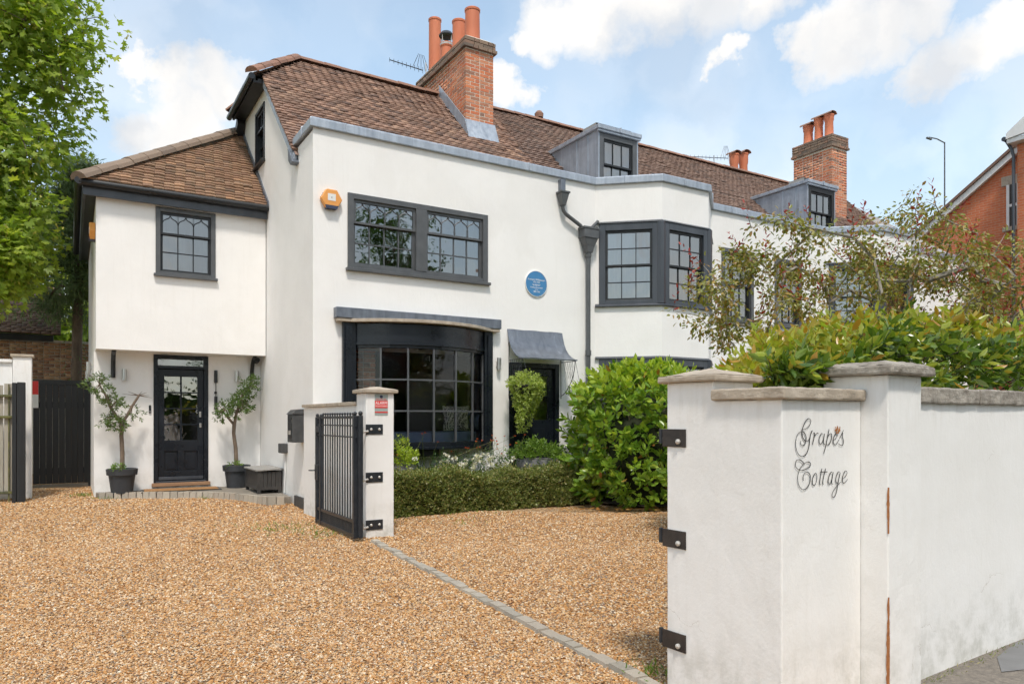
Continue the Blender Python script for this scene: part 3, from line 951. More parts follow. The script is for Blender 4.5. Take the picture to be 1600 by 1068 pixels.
def chimney(parent, x0, x1, y0, y1, z0, zc, zt, pots, name='chimney', lim=300, cap='sootbrick', proud=.05, apron=None):
    """brick stack with an oversailing head; z0 foot, zc underside of the head, zt top"""
    mb = MB(); g = .004
    mb.box((x0 + g, y0 + g, z0), (x1 - g, y1 - g, zt - .02))
    ch = mb.build(name, M['mortar'], parent)
    fronts = brick_face((x0, y0, z0), (1, 0, 0), (0, -1, 0), x1 - x0, zc - z0)
    sides = brick_face((x0, y1, z0), (0, -1, 0), (-1, 0, 0), y1 - y0 - .102, zc - z0)
    rest = brick_face((x1, y0 + .102, z0), (0, 1, 0), (1, 0, 0), y1 - y0 - .102, zc - z0)
    a = fronts + sides + rest
    pieces('brick', 'brickwork', BOX_T, a, M['brick'], ch, lim, np.array([True] * (len(fronts) + len(sides)) + [False] * len(rest)))
    # oversailing head, three courses, the middle one proudest
    hb = []
    nc = max(2, round((zt - zc) / .075))
    for i in range(nc):
        p = proud * (1.3 if i == 0 else .75)
        z = zc + i * .075
        f_ = brick_face((x0 - p, y0 - p, z), (1, 0, 0), (0, -1, 0), x1 - x0 + 2 * p, .07, bond='run' if i % 2 else 'flemish', th=.12 + p)
        s_ = brick_face((x0 - p, y1 + p, z), (0, -1, 0), (-1, 0, 0), y1 - y0 + 2 * p - .13 - p, .07, bond='flemish' if i % 2 else 'run', th=.12 + p)
        r_ = brick_face((x1 + p, y0 - p + .13 + p, z), (0, 1, 0), (1, 0, 0), y1 - y0 + 2 * p - .13 - p, .07, th=.12 + p)
        hb += f_ + s_ + r_
    pieces('brick', 'head_brickwork', BOX_T, hb, M[cap], ch, 60)
    mf = MB(); mf.frustum((x0 - proud * .4, y0 - proud * .4, zt - .03), (x1 + proud * .4, y1 + proud * .4, 0), (x0 + .1, y0 + .1, zt + .05), (x1 - .1, y1 - .1, 0))
    mf.build('flaunching', M['mortar'], ch)
    for (px, py, h, r, kind_) in pots:
        mp = MB(); z = zt
        if kind_ == 'tall':
            mp.lathe([(r * 1.06, z), (r * 1.04, z + .05), (r, z + .1), (r * .97, z + h * .5), (r * .95, z + h - .06), (r * 1.03, z + h - .05), (r * 1.04, z + h - .01), (r * .97, z + h), (r * .8, z + h), (r * .78, z + h - .25)], (px, py, 0), 20)
        elif kind_ == 'hood':
            mp.lathe([(r * 1.1, z), (r * 1.1, z + .04), (r * .95, z + .12), (r * .88, z + h * .7), (r * 1.02, z + h * .78), (r * 1.02, z + h - .06), (r * 1.1, z + h - .05), (r * 1.1, z + h), (r * .8, z + h), (r * .8, z + h - .2)], (px, py, 0), 18)
        else:
            mp.lathe([(r * 1.05, z), (r * .98, z + .08), (r * .92, z + h - .1), (r * 1.05, z + h - .08), (r * 1.05, z + h), (r * .85, z + h), (r * .8, z + h - .2)], (px, py, 0), 20)
        po = mp.build('chimney_pot', M['terra'], ch, smooth=True)
        if kind_ == 'hood':
            mh = MB(); n = 9; rr = r * 1.15; vs = []
            for e in (-1.25, 1.25):
                for i in range(n):
                    w = pi * i / (n - 1)
                    for q in (1.0, .86): vs.append((px + cos(w) * rr * q, py + e * r, z + h + sin(w) * rr * .55 * q))
            fs = []
            for i in range(n - 1):
                a, b = 2 * i, 2 * i + 2; m_ = 2 * n
                fs += [(a, b, m_ + b, m_ + a), (a + 1, m_ + a + 1, m_ + b + 1, b + 1), (a, a + 1, b + 1, b), (m_ + a, m_ + b, m_ + b + 1, m_ + a + 1)]
            mh.add(vs, fs); mh.build('pot_hood', M['ridge'], po, smooth=True)
        if kind_ == 'cowl':
            mc = MB(); mc.lathe([(r * 1.3, z + h + .16), (r * 1.32, z + h + .18), (r * .9, z + h + .25), (.01, z + h + .28)], (px, py, 0), 18)
            mc.lathe([(r * 1.28, z + h + .158), (.01, z + h + .2)], (px, py, 0), 18)
            mc.build('cowl', M['iron'], po, smooth=True)
            mc = MB()
            for w in range(4):
                q = w * pi / 2 + .4
                mc.tube([(px + r * cos(q), py + r * sin(q), z + h - .02), (px + r * 1.1 * cos(q), py + r * 1.1 * sin(q), z + h + .17)], .009, 6)
            mc.lathe([(r * 1.08, z + h - .06), (r * 1.1, z + h - .02)], (px, py, 0), 18)
            mc.build('cowl_strap', M['bolt'], po)
    return ch

# ================================================================== the cottage
cott = thing('cottage', 'white rendered cottage with bow window, hexagonal alarm box and brown tiled roof', 'house', (U, V, 0))
FX, FN = Vector((1, 0, 0)), Vector((0, -1, 0))
SX, SN = Vector((0, 1, 0)), Vector((-1, 0, 0))
mb = MB(frame((U, V, 0), FX, FN))
mb.wall(5.29, 0, 5.74, [(.53, 3.70, 2.985, 4.85), (.55, .95, 3.04, 2.86), (3.41, .12, 4.46, 2.37)], .12)
# side wall with the half-hipped gable
mb.M = frame((U, V, 0), SX, SN)
mb.wall(6.9, 0, 5.70, [], .1)
for q in ([(.86, 0, 5.70), (3.135, 0, 5.70), (3.135, 0, 7.62), (2.96, 0, 7.62)], [(3.135, 0, 5.70), (3.9, 0, 5.70), (3.9, 0, 6.22), (3.135, 0, 6.22)],
          [(3.135, 0, 7.29), (3.9, 0, 7.29), (3.9, 0, 7.62), (3.135, 0, 7.62)], [(3.9, 0, 5.70), (6.9, 0, 5.70), (4.86, 0, 7.62), (3.9, 0, 7.62)]):
    mb.poly(q)
mb.poly([(6.9, 0, 0), (6.9, 0, 5.7), (6.9, -5.29, 5.7), (6.9, -5.29, 0)])
mb.build('wall', M['render'], cott)
# plinth along the side wall
mb = MB(); mb.box((U - .035, 10.86, 0), (U + .02, 11.79, .17))
mb.build('plinth', M['plinth'], cott, bevel=.008)

def coping(parent, pts, z0, z1, out, inn, mat_, name='coping', joints=True):
    """run of coping along a polyline (outside on the right-hand side when walking), mitred"""
    P = [Vector((p[0], p[1], 0)) for p in pts]
    n = len(P); L = []; R = []
    for i in range(n):
        d0 = (P[i] - P[i - 1]).normalized() if i else (P[1] - P[0]).normalized()
        d1 = (P[i + 1] - P[i]).normalized() if i < n - 1 else d0
        n0 = Vector((d0.y, -d0.x, 0)); n1 = Vector((d1.y, -d1.x, 0))
        m_ = (n0 + n1).normalized(); k = 1 / max(.3, m_.dot(n0))
        R.append(P[i] + m_ * out * k); L.append(P[i] - m_ * inn * k)
    o = None
    mb = MB()
    vs = []
    for i in range(n):
        for q, z in ((R[i], z0), (R[i], z1 - .02), (R[i] + (L[i] - R[i]).normalized() * .03, z1), (L[i], z1 + .03), (L[i], z0)): vs.append((q.x, q.y, z))
    fs = [(5 * i + a, 5 * i + (a + 1) % 5, 5 * i + 5 + (a + 1) % 5, 5 * i + 5 + a) for i in range(n - 1) for a in range(5)]
    fs += [(0, 1, 2, 3, 4), tuple(5 * (n - 1) + a for a in (4, 3, 2, 1, 0))]
    mb.add(vs, fs)
    o = mb.build(name, mat_, parent, bevel=.008)
    if joints:      # welted lead joints
        for i in range(n - 1):
            d = R[i + 1] - R[i]; k = .55
            while k < d.length - .2:
                q = R[i] + d.normalized() * k; t = d.normalized(); nn = Vector((t.y, -t.x, 0))
                a = q + nn * .006
                mj = MB(); mj.tube([(a.x, a.y, z0 + .01), (a.x, a.y, z1 - .02), (a.x - nn.x * .05, a.y - nn.y * .05, z1 + .004)], .010, 6)
                mj.build('lead_roll', mat_, o, smooth=True)
                k += random.uniform(1.2, 1.7)
    return o

coping(cott, [(U, 11.80), (U, V), (8.385, V)], 5.74, 5.885, .055, .22, M['lead'])
mb = MB(); mb.box((U + .2, V + .2, 5.60), (8.40, 11.95, 5.66)); mb.build('parapet_gutter', M['lead'], cott)

# ---- main roof
RS = Vector((0, 1, .945)).normalized()
R0 = Vector((U - .09, 11.70, 5.66))
roof_mb = MB()
roof_mb.add([(U - .06, 11.60, 5.555), (8.32, 11.60, 5.555), (8.32, 14.75, 8.53), (3.86, 14.75, 8.53), (U - .06, 13.80, 7.63)], [(0, 1, 2, 3, 4)])
roof_mb.add([(8.32, 14.75, 8.53), (3.86, 14.75, 8.53), (U - .06, 15.70, 7.63), (U - .06, 17.9, 5.55), (8.32, 17.9, 5.55)], [(0, 1, 2, 3, 4)])
roof_mb.add([(2.84, 13.74, 7.60), (2.84, 15.76, 7.60), (3.86, 14.75, 8.53)], [(0, 1, 2)])
main_roof = roof_mb.build('main_roof', M['greytile'], cott)
def b_main(t):
    z = R0.z + t * RS.z
    s0 = 0 if z < 7.66 else (z - 7.66) / .9 - .05
    return (s0, 8.32 - R0.x)
tm = tile_mats(R0, FX, RS, b_main, 40, skip=lambda p: p.x > 7.05 and p.x < 7.72 and p.y > 13.42)
pieces('roof_tile', 'roof_tiles', TILE_T, tm, M['tile'], main_roof, 300)
# half hip facing the drive
hu = Vector((1.02, 0, .93)).normalized()
hm = tile_mats((2.80, 13.70, 7.60), SX, hu, lambda t: (t * .70, 2.1 - t * .70), 13)
multi('hip_tiles', TILE_T, hm, M['tile'], main_roof, 'stuff')
half_round((2.80, 13.70, 7.66), (3.88, 14.75, 8.60), .125, .32, M['ridge'], main_roof)
half_round((2.80, 15.80, 7.66), (3.88, 14.75, 8.60), .125, .32, M['ridge'], main_roof)
half_round((3.80, 14.75, 8.575), (7.0, 14.75, 8.575), .115, .32, M['ridge'], main_roof)
half_round((7.75, 14.75, 8.575), (8.32, 14.75, 8.575), .115, .32, M['ridge'], main_roof)
# verges, fascia and gutter of the half hip
mb = MB()
mb.prism([(U - .075, 11.66, 5.44), (U - .075, 11.66, 5.575), (U - .075, 13.80, 7.60), (U - .075, 13.80, 7.465)], (.05, 0, 0))
mb.build('verge_board', M['lead'], cott)
mb = MB(); mb.prism([(U - .11, 11.60, 5.44), (U - .11, 11.76, 5.62), (U - .11, 11.90, 5.74), (U - .11, 11.86, 5.52), (U - .11, 11.74, 5.42)], (.14, 0, 0))
mb.build('verge_foot', M['leaddark'], cott, bevel=.01)
mb = MB(); mb.prism([(U - .17, 15.66, 7.42), (U - .17, 15.70, 7.64), (U - .17, 17.2, 6.22), (U - .17, 17.05, 6.05)], (.14, 0, 0))
mb.build('barge_board', M['blacksat'], cott)
mb = MB(); mb.box((2.84, 13.76, 7.50), (2.88, 15.74, 7.61)); mb.box((2.88, 13.78, 7.52), (U - .005, 15.72, 7.55)); mb.box((2.93, 13.80, 7.55), (U - .004, 15.70, 7.60))
mb.build('hip_soffit', M['blacksat'], cott)
mb = MB(); mb.tube([(2.795, 13.66, 7.57), (2.795, 15.84, 7.57)], .058, 12); mb.build('hip_gutter', M['black'], cott, smooth=True)
sash_window(cott, (U, V + 3.9, 6.22), -SX, SN, .765, 1.07, 2, (1, 2), .055, 'blacksat', 'blacksat', room=1.0)

# ---- chimney on the ridge
ch1 = chimney(cott, 7.05, 7.71, 13.5, 15.95, 7.1, 9.14, 9.40, [(7.40, 13.86, .78, .165, 'tall'), (7.38, 14.45, .80, .155, 'tall'), (7.38, 15.08, .58, .135, 'cowl'), (7.36, 15.66, 1.40, .15, 'tall')], lim=290)
mb = MB(); mb.prism([(7.03, 13.47, 7.62), (7.73, 13.47, 7.62), (7.74, 13.30, 7.19), (7.02, 13.30, 7.19)], (0, -.012, .004)); mb.build('apron_flashing', M['lead'], ch1)
mb = MB(); mb.prism([(7.035, 13.47, 7.62), (7.035, 14.72, 8.80), (7.035, 14.72, 8.55), (7.035, 13.30, 7.20)], (-.02, 0, 0)); mb.build('side_flashing', M['lead'], ch1)

# ---- the wing with the front door
mb = MB(frame((.362, 13.86, 0), FX, FN))
mb.wall(2.72, 2.55, 5.12, [(.887, 3.88, 1.85, 5.03)], .12)
mb.M = None
mb.add([(.362, 13.86, 2.55), (.362, 13.86, 5.12), (.362, 19.6, 5.12), (.362, 19.6, 2.55)], [(0, 1, 2, 3)])
mb.add([(.362, 13.86, 2.55), (3.09, 13.86, 2.55), (3.09, 14.40, 2.55), (.362, 14.40, 2.55)], [(0, 1, 2, 3)])
mb.build('wing_wall', M['render'], cott)
mb = MB(frame((.345, 14.35, 0), FX, FN)); mb.wall(2.745, 0, 2.549, [(.915, .24, 1.82, 2.53)], .14)
mb.M = None; mb.add([(.345, 14.35, 0), (.345, 14.35, 2.549), (.345, 19.6, 2.549), (.345, 19.6, 0)], [(0, 1, 2, 3)])
mb.build('porch_wall', M['render'], cott)
sash_window(cott, (1.249, 13.86, 3.88), FX, FN, .963, 1.15, 3, (1, 2), .075, 'grey', 'blacksat', gothic_top=True, curtain=[(.05, .95, .0, 1.0)], room=.5, split=.36)
sash_window(cott, (U + .53, V, 3.70), FX, FN, 2.455, 1.15, 4, (1, 2), .095, 'grey', 'grey', units=2, mull=.19, gothic_top=True, room=1.8, split=.35,
            curtain=[(.34, .45, .02, .95), (.84, .96, .02, .95), (.53, .58, .02, .95)], head=.085)
# eaves
mb = MB(); mb.box((.17, 13.735, 5.035), (3.085, 13.775, 5.215)); mb.box((.17, 13.775, 5.035), (.21, 19.6, 5.215))
mb.build('fascia', M['slategrey'], cott, bevel=.004)
mb = MB(); mb.box((.21, 13.775, 5.06), (3.085, 13.86, 5.075)); mb.box((.21, 13.86, 5.06), (.362, 19.6, 5.075)); mb.build('soffit', M['blacksat'], cott)
mb = MB()
def gutter(mb_, P, Q, r=.058):
    P, Q = Vector(P), Vector(Q); mb_.tube([P, Q], r, 12)
gutter(mb, (.10, 13.675, 5.225), (3.085, 13.675, 5.225)); gutter(mb, (.11, 13.62, 5.225), (.11, 19.6, 5.225))
for x in (.14, 1.15, 2.15, 3.06): mb.tube([(x - .02, 13.675, 5.225), (x + .02, 13.675, 5.225)], .066, 12)
mb.build('gutter', M['blacksat'], cott, smooth=True)
# wing roof
WS = Vector((0, 1, .89)).normalized(); W0 = Vector((.16, 13.68, 5.255))
rm = MB(); rm.add([(.13, 13.66, 5.225), (3.09, 13.66, 5.225), (3.09, 16.16, 7.44), (3.05, 16.16, 7.44)], [(0, 1, 2, 3)])
rm.add([(.13, 13.66, 5.225), (3.09, 16.16, 7.44), (3.09, 17.4, 7.44), (.13, 19.8, 5.225)], [(0, 1, 2, 3)])
wing_roof = rm.build('wing_roof', M['greytile'], cott)
tm = tile_mats(W0, FX, WS, lambda t: (t * WS.z / .75, 3.083 - W0.x), 31)
pieces('roof_tile', 'roof_tiles', TILE_T, tm, M['mosstile'], wing_roof, 300)
half_round((.12, 13.64, 5.245), (3.06, 16.11, 7.425), .155, .36, M['hiptile'], wing_roof, 'hip_tile')
mb = MB(); mb.tube([(.25, 13.75, 5.27), (3.06, 16.11, 7.38)], .105, 8); mb.build('mortar_bed', M['concrete'], wing_roof)
mb = MB(); mb.prism([(3.072, 13.64, 5.24), (3.072, 16.1, 7.43), (3.072, 16.1, 7.53), (3.072, 13.64, 5.34)], (.02, 0, 0)); mb.build('wall_flashing', M['leaddark'], cott)
mb = MB(); mb.box((2.93, 16.2, 7.05), (3.09, 16.5, 7.20)); mb.build('soaker', M['lead'], cott, bevel=.02)
# overhang braces
for x in (.60, 2.90):
    mb = MB(); pts = [(0, 2.10), (0, 2.30), (.05, 2.42), (.14, 2.50), (.30, 2.548)]
    prof = [(x, 14.34 - a - .05, z) for a, z in pts[1:]] + [(x, 14.34 - a, z - .0) for a, z in [(.36, 2.548), (.22, 2.46), (.12, 2.36), (.06, 2.24), (.05, 2.10), (0, 2.10)]][::1]
    mb.tube([(x + .03, 14.31, 2.10), (x + .03, 14.305, 2.26), (x + .03, 14.26, 2.40), (x + .03, 14.16, 2.50), (x + .03, 14.02, 2.545)], .036, 4)
    mb.build('brace', M['blacksat'], cott)

# ---- front door in the wing
def door_common(parent, P0, Wd, H, trans, name, fr=.07):
    mb = MB(frame(P0, FX, FN))
    mb.box((0, -.11, 0), (fr, .02, H)); mb.box((Wd - fr, -.11, 0), (Wd, .02, H)); mb.box((fr, -.11, H - fr), (Wd - fr, .02, H))
    if trans: mb.box((fr, -.11, trans), (Wd - fr, .021, trans + .055))
    return mb

P0 = (1.26, 14.35, .25); DW, DH = .905, 2.28; FD = frame(P0, FX, FN)
fd = door_common(cott, P0, DW, DH, 2.035, 'front_door').build('front_door', M['black'], cott, bevel=.004)
fd['label'] = 'black half-glazed front door with fanlight'
mb = MB(FD); x0, x1 = .072, DW - .072
st = .105
mb.box((x0, -.075, .03), (x0 + st, -.03, 2.03)); mb.box((x1 - st, -.075, .03), (x1, -.03, 2.03))
mb.box((x0 + st, -.075, 1.90), (x1 - st, -.03, 2.03)); mb.box((x0 + st, -.075, .03), (x1 - st, -.03, .20)); mb.box((x0 + st, -.075, .56), (x1 - st, -.03, .75))
mb.box((.5 * DW - .05, -.074, .20), (.5 * DW + .05, -.031, .56))
for (a, b) in ((x0 + st, .5 * DW - .05), (.5 * DW + .05, x1 - st)):
    mb.box((a, -.066, .20), (b, -.058, .56))
    mb.box((a + .035, -.0575, .235), (b - .035, -.046, .525))
leaf = mb.build('leaf', M['black'], fd, bevel=.004)
mb = MB(FD); gx0, gx1, gz0, gz1 = x0 + st, x1 - st, .75, 1.90
mb.box((.5 * DW - .014, -.066, gz0), (.5 * DW + .014, -.036, gz1))
for k in range(1, 4): z = gz0 + (gz1 - gz0) * k / 4; mb.box((gx0, -.065, z - .012), (gx1, -.037, z + .012))
mb.build('glazing_bars', M['black'], fd)
for i in range(2):
    for j in range(4):
        a = gx0 + (gx1 - gx0) * i / 2; b = gz0 + (gz1 - gz0) * j / 4
        MB(FD).add([(a, -.052, b), (a + (gx1 - gx0) / 2, -.052, b), (a + (gx1 - gx0) / 2, -.0515, b + (gz1 - gz0) / 4), (a, -.0515, b + (gz1 - gz0) / 4)], [(0, 1, 2, 3)]).build('pane', M['glass'], fd, fix=False)
MB(FD).add([(.07, -.05, 2.09), (DW - .07, -.05, 2.09), (DW - .07, -.05, 2.21), (.07, -.05, 2.21)], [(0, 1, 2, 3)]).build('pane', M['glass'], fd, fix=False)
mb = MB(FD); mb.box((.04, -.03, .0), (DW - .04, .03, .028)); mb.box((x0 + .01, -.03, .045), (x1 - .01, -.005, .10)); mb.build('weather_bar', M['slategrey'], fd, bevel=.004)
mb = MB(FD); mb.box((x1 - .075, -.03, .98), (x1 - .04, -.012, 1.06)); mb.box((x1 - .08, -.03, 1.17), (x1 - .045, -.01, 1.27)); mb.build('handle', M['steel'], fd, bevel=.003)
mb = MB(FD); mb.box((-.03, -.10, -.065), (DW + .03, .065, -.002)); mb.build('threshold', M['wood'], fd, bevel=.006)
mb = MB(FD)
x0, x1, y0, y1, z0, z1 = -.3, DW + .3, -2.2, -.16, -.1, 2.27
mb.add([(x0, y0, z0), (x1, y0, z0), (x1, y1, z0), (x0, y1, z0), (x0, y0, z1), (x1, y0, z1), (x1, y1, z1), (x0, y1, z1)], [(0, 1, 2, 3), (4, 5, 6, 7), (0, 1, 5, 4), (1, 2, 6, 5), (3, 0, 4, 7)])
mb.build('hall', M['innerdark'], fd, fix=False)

# ---- garden door with canopy
P0 = (6.505, V, .12); DW, DH = 1.05, 2.25; FD = frame(P0, FX, FN)
gd = door_common(cott, P0, DW, DH, 0, 'garden_door', .085).build('garden_door', M['black'], cott, bevel=.004)
gd['label'] = 'black garden door under the lead canopy'
mb = MB(FD); x0, x1 = .088, DW - .088
mb.box((x0, -.085, .03), (x0 + .12, -.04, 2.16)); mb.box((x1 - .12, -.085, .03), (x1, -.04, 2.16)); mb.box((x0 + .12, -.085, 2.02), (x1 - .12, -.04, 2.16)); mb.box((x0 + .12, -.085, .03), (x1 - .12, -.04, 1.25))
mb.box((x0 + .2, -.04, .25), (x1 - .2, -.03, 1.1)); mb.box((x0 + .12, -.075, 1.66), (x1 - .12, -.045, 1.69)); mb.box((.5 * DW - .015, -.075, 1.25), (.5 * DW + .015, -.046, 2.02))
mb.build('leaf', M['black'], gd, bevel=.004)
for (a, b) in ((x0 + .12, .5 * DW), (.5 * DW, x1 - .12)):
    for (c, d) in ((1.25, 1.675), (1.675, 2.02)):
        MB(FD).add([(a, -.06, c), (b, -.06, c), (b, -.0605, d), (a, -.0605, d)], [(0, 1, 2, 3)]).build('pane', M['glass'], gd, fix=False)
mb = MB(FD); mb.box((x0 + .12, -.20, 1.42), (x1 - .12, -.19, 1.56)); mb.build('blind', M['curtain'], gd)
mb = MB(FD); mb.box((x0 + .14, -.16, 1.60), (x1 - .14, -.15, 2.0)); mb.build('inner_panel', M['inner'], gd)
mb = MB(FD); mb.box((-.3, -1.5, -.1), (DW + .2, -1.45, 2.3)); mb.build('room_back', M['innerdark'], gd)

can = MB(); pr = [(0, 2.945), (.03, 2.84), (.07, 2.73), (.125, 2.63), (.20, 2.545), (.30, 2.475), (.40, 2.435), (.47, 2.425)]
vs = []
n = 10
for i in range(n + 1):
    x = 6.47 + (7.63 - 6.47) * i / n
    for (d, z) in pr: vs.append((x, V - d - .004, z + .004 * sin(i * 1.7 + d * 9)))
m_ = len(pr); nv = len(vs)
vs += [(x, y + .004, z - .022) for (x, y, z) in vs]
fs = []
for i in range(n):
    for j in range(m_ - 1):
        a = i * m_ + j
        fs += [(a, a + m_, a + m_ + 1, a + 1), (nv + a, nv + a + 1, nv + a + m_ + 1, nv + a + m_)]
    a = i * m_ + m_ - 1; fs.append((a, a + m_, nv + a + m_, nv + a)); a = i * m_; fs.append((a, nv + a, nv + a + m_, a + m_))
for i in (0, n):
    for j in range(m_ - 1): a = i * m_ + j; fs.append((a, a + 1, nv + a + 1, nv + a))
can.add(vs, fs)
canopy = can.build('door_canopy', M['leaddark'], cott, smooth=True)
canopy['label'] = 'swept lead canopy over the garden door'
for x in (6.50, 7.60):
    mb = MB()
    arc = [(x, V - .01 - .44 * (1 - cos(t)), 1.80 + .60 * sin(t)) for t in [pi / 2 * i / 10 for i in range(11)]]
    arc = [(x, V - .44 * sin(t) ** 1.0, 1.80 + .60 * (1 - cos(t)) ** .8) for t in [pi / 2 * i / 10 for i in range(11)]]
    mb.tube(arc, .007, 6); mb.tube([(x, V - .01, 1.75), (x, V - .01, 2.72)], .007, 6); mb.tube([(x, V - .01, 2.405), (x, V - .47, 2.405)], .008, 6)
    for k in range(1, 7):      # lattice between the arc and the top bar
        q = arc[k]; q2 = arc[k + 2]
        mb.tube([(x, q[1], q[2]), (x, q[1], 2.405)], .003, 4)
        mb.tube([(x, q[1], 2.405), (x, q2[1], max(q2[2], 2.1))], .0025, 4)
    mb.build('bracket', M['iron'], canopy)

# ---- bow window
UC, RB, VC = 4.86, 1.619, V + 1.169
PH = math.asin(1.12 / RB)
def arcbox(mb_, r0, r1, z0, z1, ph=PH, n=18, a_off=0.0):
    vs = []
    for i in range(n + 1):
        a = -ph + 2 * ph * i / n
        for r, z in ((r0, z0), (r1, z0), (r1, z1), (r0, z1)): vs.append((UC + r * sin(a), VC - r * cos(a), z))
    fs = [(4 * i + k, 4 * i + (k + 1) % 4, 4 * i + 4 + (k + 1) % 4, 4 * i + 4 + k) for i in range(n) for k in range(4)]
    fs += [(0, 1, 2, 3), tuple(4 * n + k for k in (3, 2, 1, 0))]
    mb_.add(vs, fs)
bowmb = MB()
bowmb.box((3.535, V - .075, .86), (3.735, V + .06, 2.86)); bowmb.box((5.985, V - .075, .86), (6.145, V + .06, 2.86))
bowmb.box((3.575, V - .10, .86), (3.665, V - .075, 2.80)); bowmb.box((6.04, V - .10, .86), (6.105, V - .075, 2.80))
arcbox(bowmb, RB - .06, RB + .05, .955, 1.03)
arcbox(bowmb, RB - .05, RB + .075, .915, .955)
arcbox(bowmb, RB - .03, RB + .02, 2.475, 2.53)
bow = bowmb.build('bow_window', M['black'], cott, bevel=.004)
bow['label'] = 'curved eighteen-pane bow window with black surround'
mb = MB(); arcbox(mb, RB - .03, RB + .035, 2.53, 2.845, n=40); mb.build('bow_fascia', M['black'], bow, smooth=True)
mb = MB(); arcbox(mb, RB - .1, RB + .055, 2.525, 2.555); mb.build('moulding', M['black'], bow)
mb = MB(); n = 30; ph2 = math.asin(1.36 / (RB + .15)); vs = []
pts = [(UC + (RB + .15) * sin(-ph2 + 2 * ph2 * i / n), VC - (RB + .15) * cos(-ph2 + 2 * ph2 * i / n)) for i in range(n + 1)]
pts = [(3.43, V)] + [(3.43, V - .13)] + [(x, min(y, V - .13)) for x, y in pts] + [(6.25, V - .13), (6.25, V)]
mb.prism([(x, y, 2.862) for x, y in pts], (0, 0, .05)); mb.build('bow_cornice', M['stone'], bow, bevel=.006)
mb = MB(); mb.box((3.405, V - .145, 2.913), (6.275, V - .001, 3.075)); mb.build('bow_flashing', M['leaddark'], bow, bevel=.01)
mb = MB(); mb.box((4.72, V - .38, .80), (5.0, V, .914)); mb.build('bow_corbel', M['blacksat'], bow, bevel=.02)
gb = MB(); zr = [1.03, 1.03 + .482, 1.03 + .964, 2.475]
for i in range(7):
    a = -PH + 2 * PH * i / 6; q = Vector((UC + RB * sin(a), VC - RB * cos(a), 0))
    rd = Vector((sin(a), -cos(a), 0)); tg = Vector((cos(a), sin(a), 0))
    gb.M = Matrix(mat4(q, tg, rd, Vector((0, 0, 1))).tolist())
    w = .014 if 0 < i < 6 else .022
    gb.box((-w, -.022, 1.03), (w, .022, 2.475))
gb.M = None
for z in zr[1:3]: arcbox(gb, RB - .02, RB + .02, z - .013, z + .013, n=6)
gb.build('glazing_bars', M['grey'], bow)
for i in range(6):
    a, b = -PH + 2 * PH * i / 6, -PH + 2 * PH * (i + 1) / 6
    for j in range(3):
        r1, r2 = RB + random.uniform(-.004, .004), RB + random.uniform(-.004, .004)
        MB().add([(UC + r1 * sin(a), VC - r1 * cos(a), zr[j]), (UC + r2 * sin(b), VC - r2 * cos(b), zr[j]), (UC + r2 * sin(b), VC - r2 * cos(b), zr[j + 1]), (UC + r1 * sin(a), VC - r1 * cos(a), zr[j + 1])], [(0, 1, 2, 3)]).build('pane', M['clearglass'], bow, fix=False)
# the room behind it
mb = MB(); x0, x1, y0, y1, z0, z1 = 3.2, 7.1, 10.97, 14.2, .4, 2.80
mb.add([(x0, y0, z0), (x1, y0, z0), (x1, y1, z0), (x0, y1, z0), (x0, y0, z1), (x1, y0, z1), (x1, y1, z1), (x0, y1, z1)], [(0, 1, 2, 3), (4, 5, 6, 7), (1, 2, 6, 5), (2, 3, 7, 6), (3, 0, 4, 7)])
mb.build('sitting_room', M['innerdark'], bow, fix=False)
mb = MB(); n = 18; pts = [(UC + (RB - .07) * sin(-PH + 2 * PH * i / n), VC - (RB - .07) * cos(-PH + 2 * PH * i / n)) for i in range(n + 1)]
pts += [(6.0, 11.25), (3.72, 11.25)]
mb.prism([(x, y, .97) for x, y in pts], (0, 0, .04)); mb.build('window_board', M['black'], bow)
mb = MB(); mb.prism([(UC + (x - UC) * .97, y + .015, 1.012) for x, y in pts], (0, 0, .17)); mb.build('seat_cushion', M['cushion'], bow, bevel=.02)
mb = MB(); mb.box((5.94, V + .065, 1.02), (5.98, 11.3, 2.47)); mb.prism([(x, y, 2.485) for x, y in pts], (0, 0, .02)); mb.build('reveal', M['curtain'], bow)
mb = MB(); mb.box((3.35, 11.26, .4), (4.22, 11.7, 2.79)); ib = mb.build('inner_brick_pier', M['mortar'], bow)
multi('brickwork', BOX_T, brick_face((3.345, 11.245, .95), (1, 0, 0), (0, -1, 0), .88, 1.8, th=.03), M['brick'], bow, 'stuff')
mb = MB(); mb.box((5.05, 11.9, 1.0), (5.9, 11.95, 2.2)); mb.build('picture', M['innerdark'], bow)

# ---- rainwater pipe
dp = MB(); yp = V - .085
dp.tube([(8.16, yp, 0.0), (8.16, yp, 4.44)], .042, 12)
for z in (.6, 2.55, 4.36): dp.tube([(8.16, yp, z), (8.16, yp, z + .10)], .055, 12)
dp.tube([(7.58, yp, 5.22), (7.60, yp, 5.14), (7.64, yp, 5.09), (7.98, yp, 4.92), (8.03, yp, 4.86)], .036, 10)
pipe = dp.build('drainpipe', M['grey'], cott, smooth=True)
mb = MB(); mb.box((7.54, V - .10, 5.46), (7.64, V - .001, 5.70)); mb.build('spout', M['leaddark'], pipe, bevel=.008)
mb = MB()
mb.frustum((7.55, yp - .05, 5.22), (7.62, yp + .05, 0), (7.505, yp - .085, 5.44), (7.675, yp + .084, 0)); mb.box((7.49, yp - .095, 5.44), (7.69, yp + .084, 5.475))
mb.frustum((8.10, yp - .06, 4.44), (8.22, yp + .06, 0), (8.07, yp - .075, 4.56), (8.25, yp + .075, 0)); mb.frustum((8.07, yp - .075, 4.56), (8.25, yp + .075, 0), (8.01, yp - .10, 4.70), (8.31, yp + .084, 0))
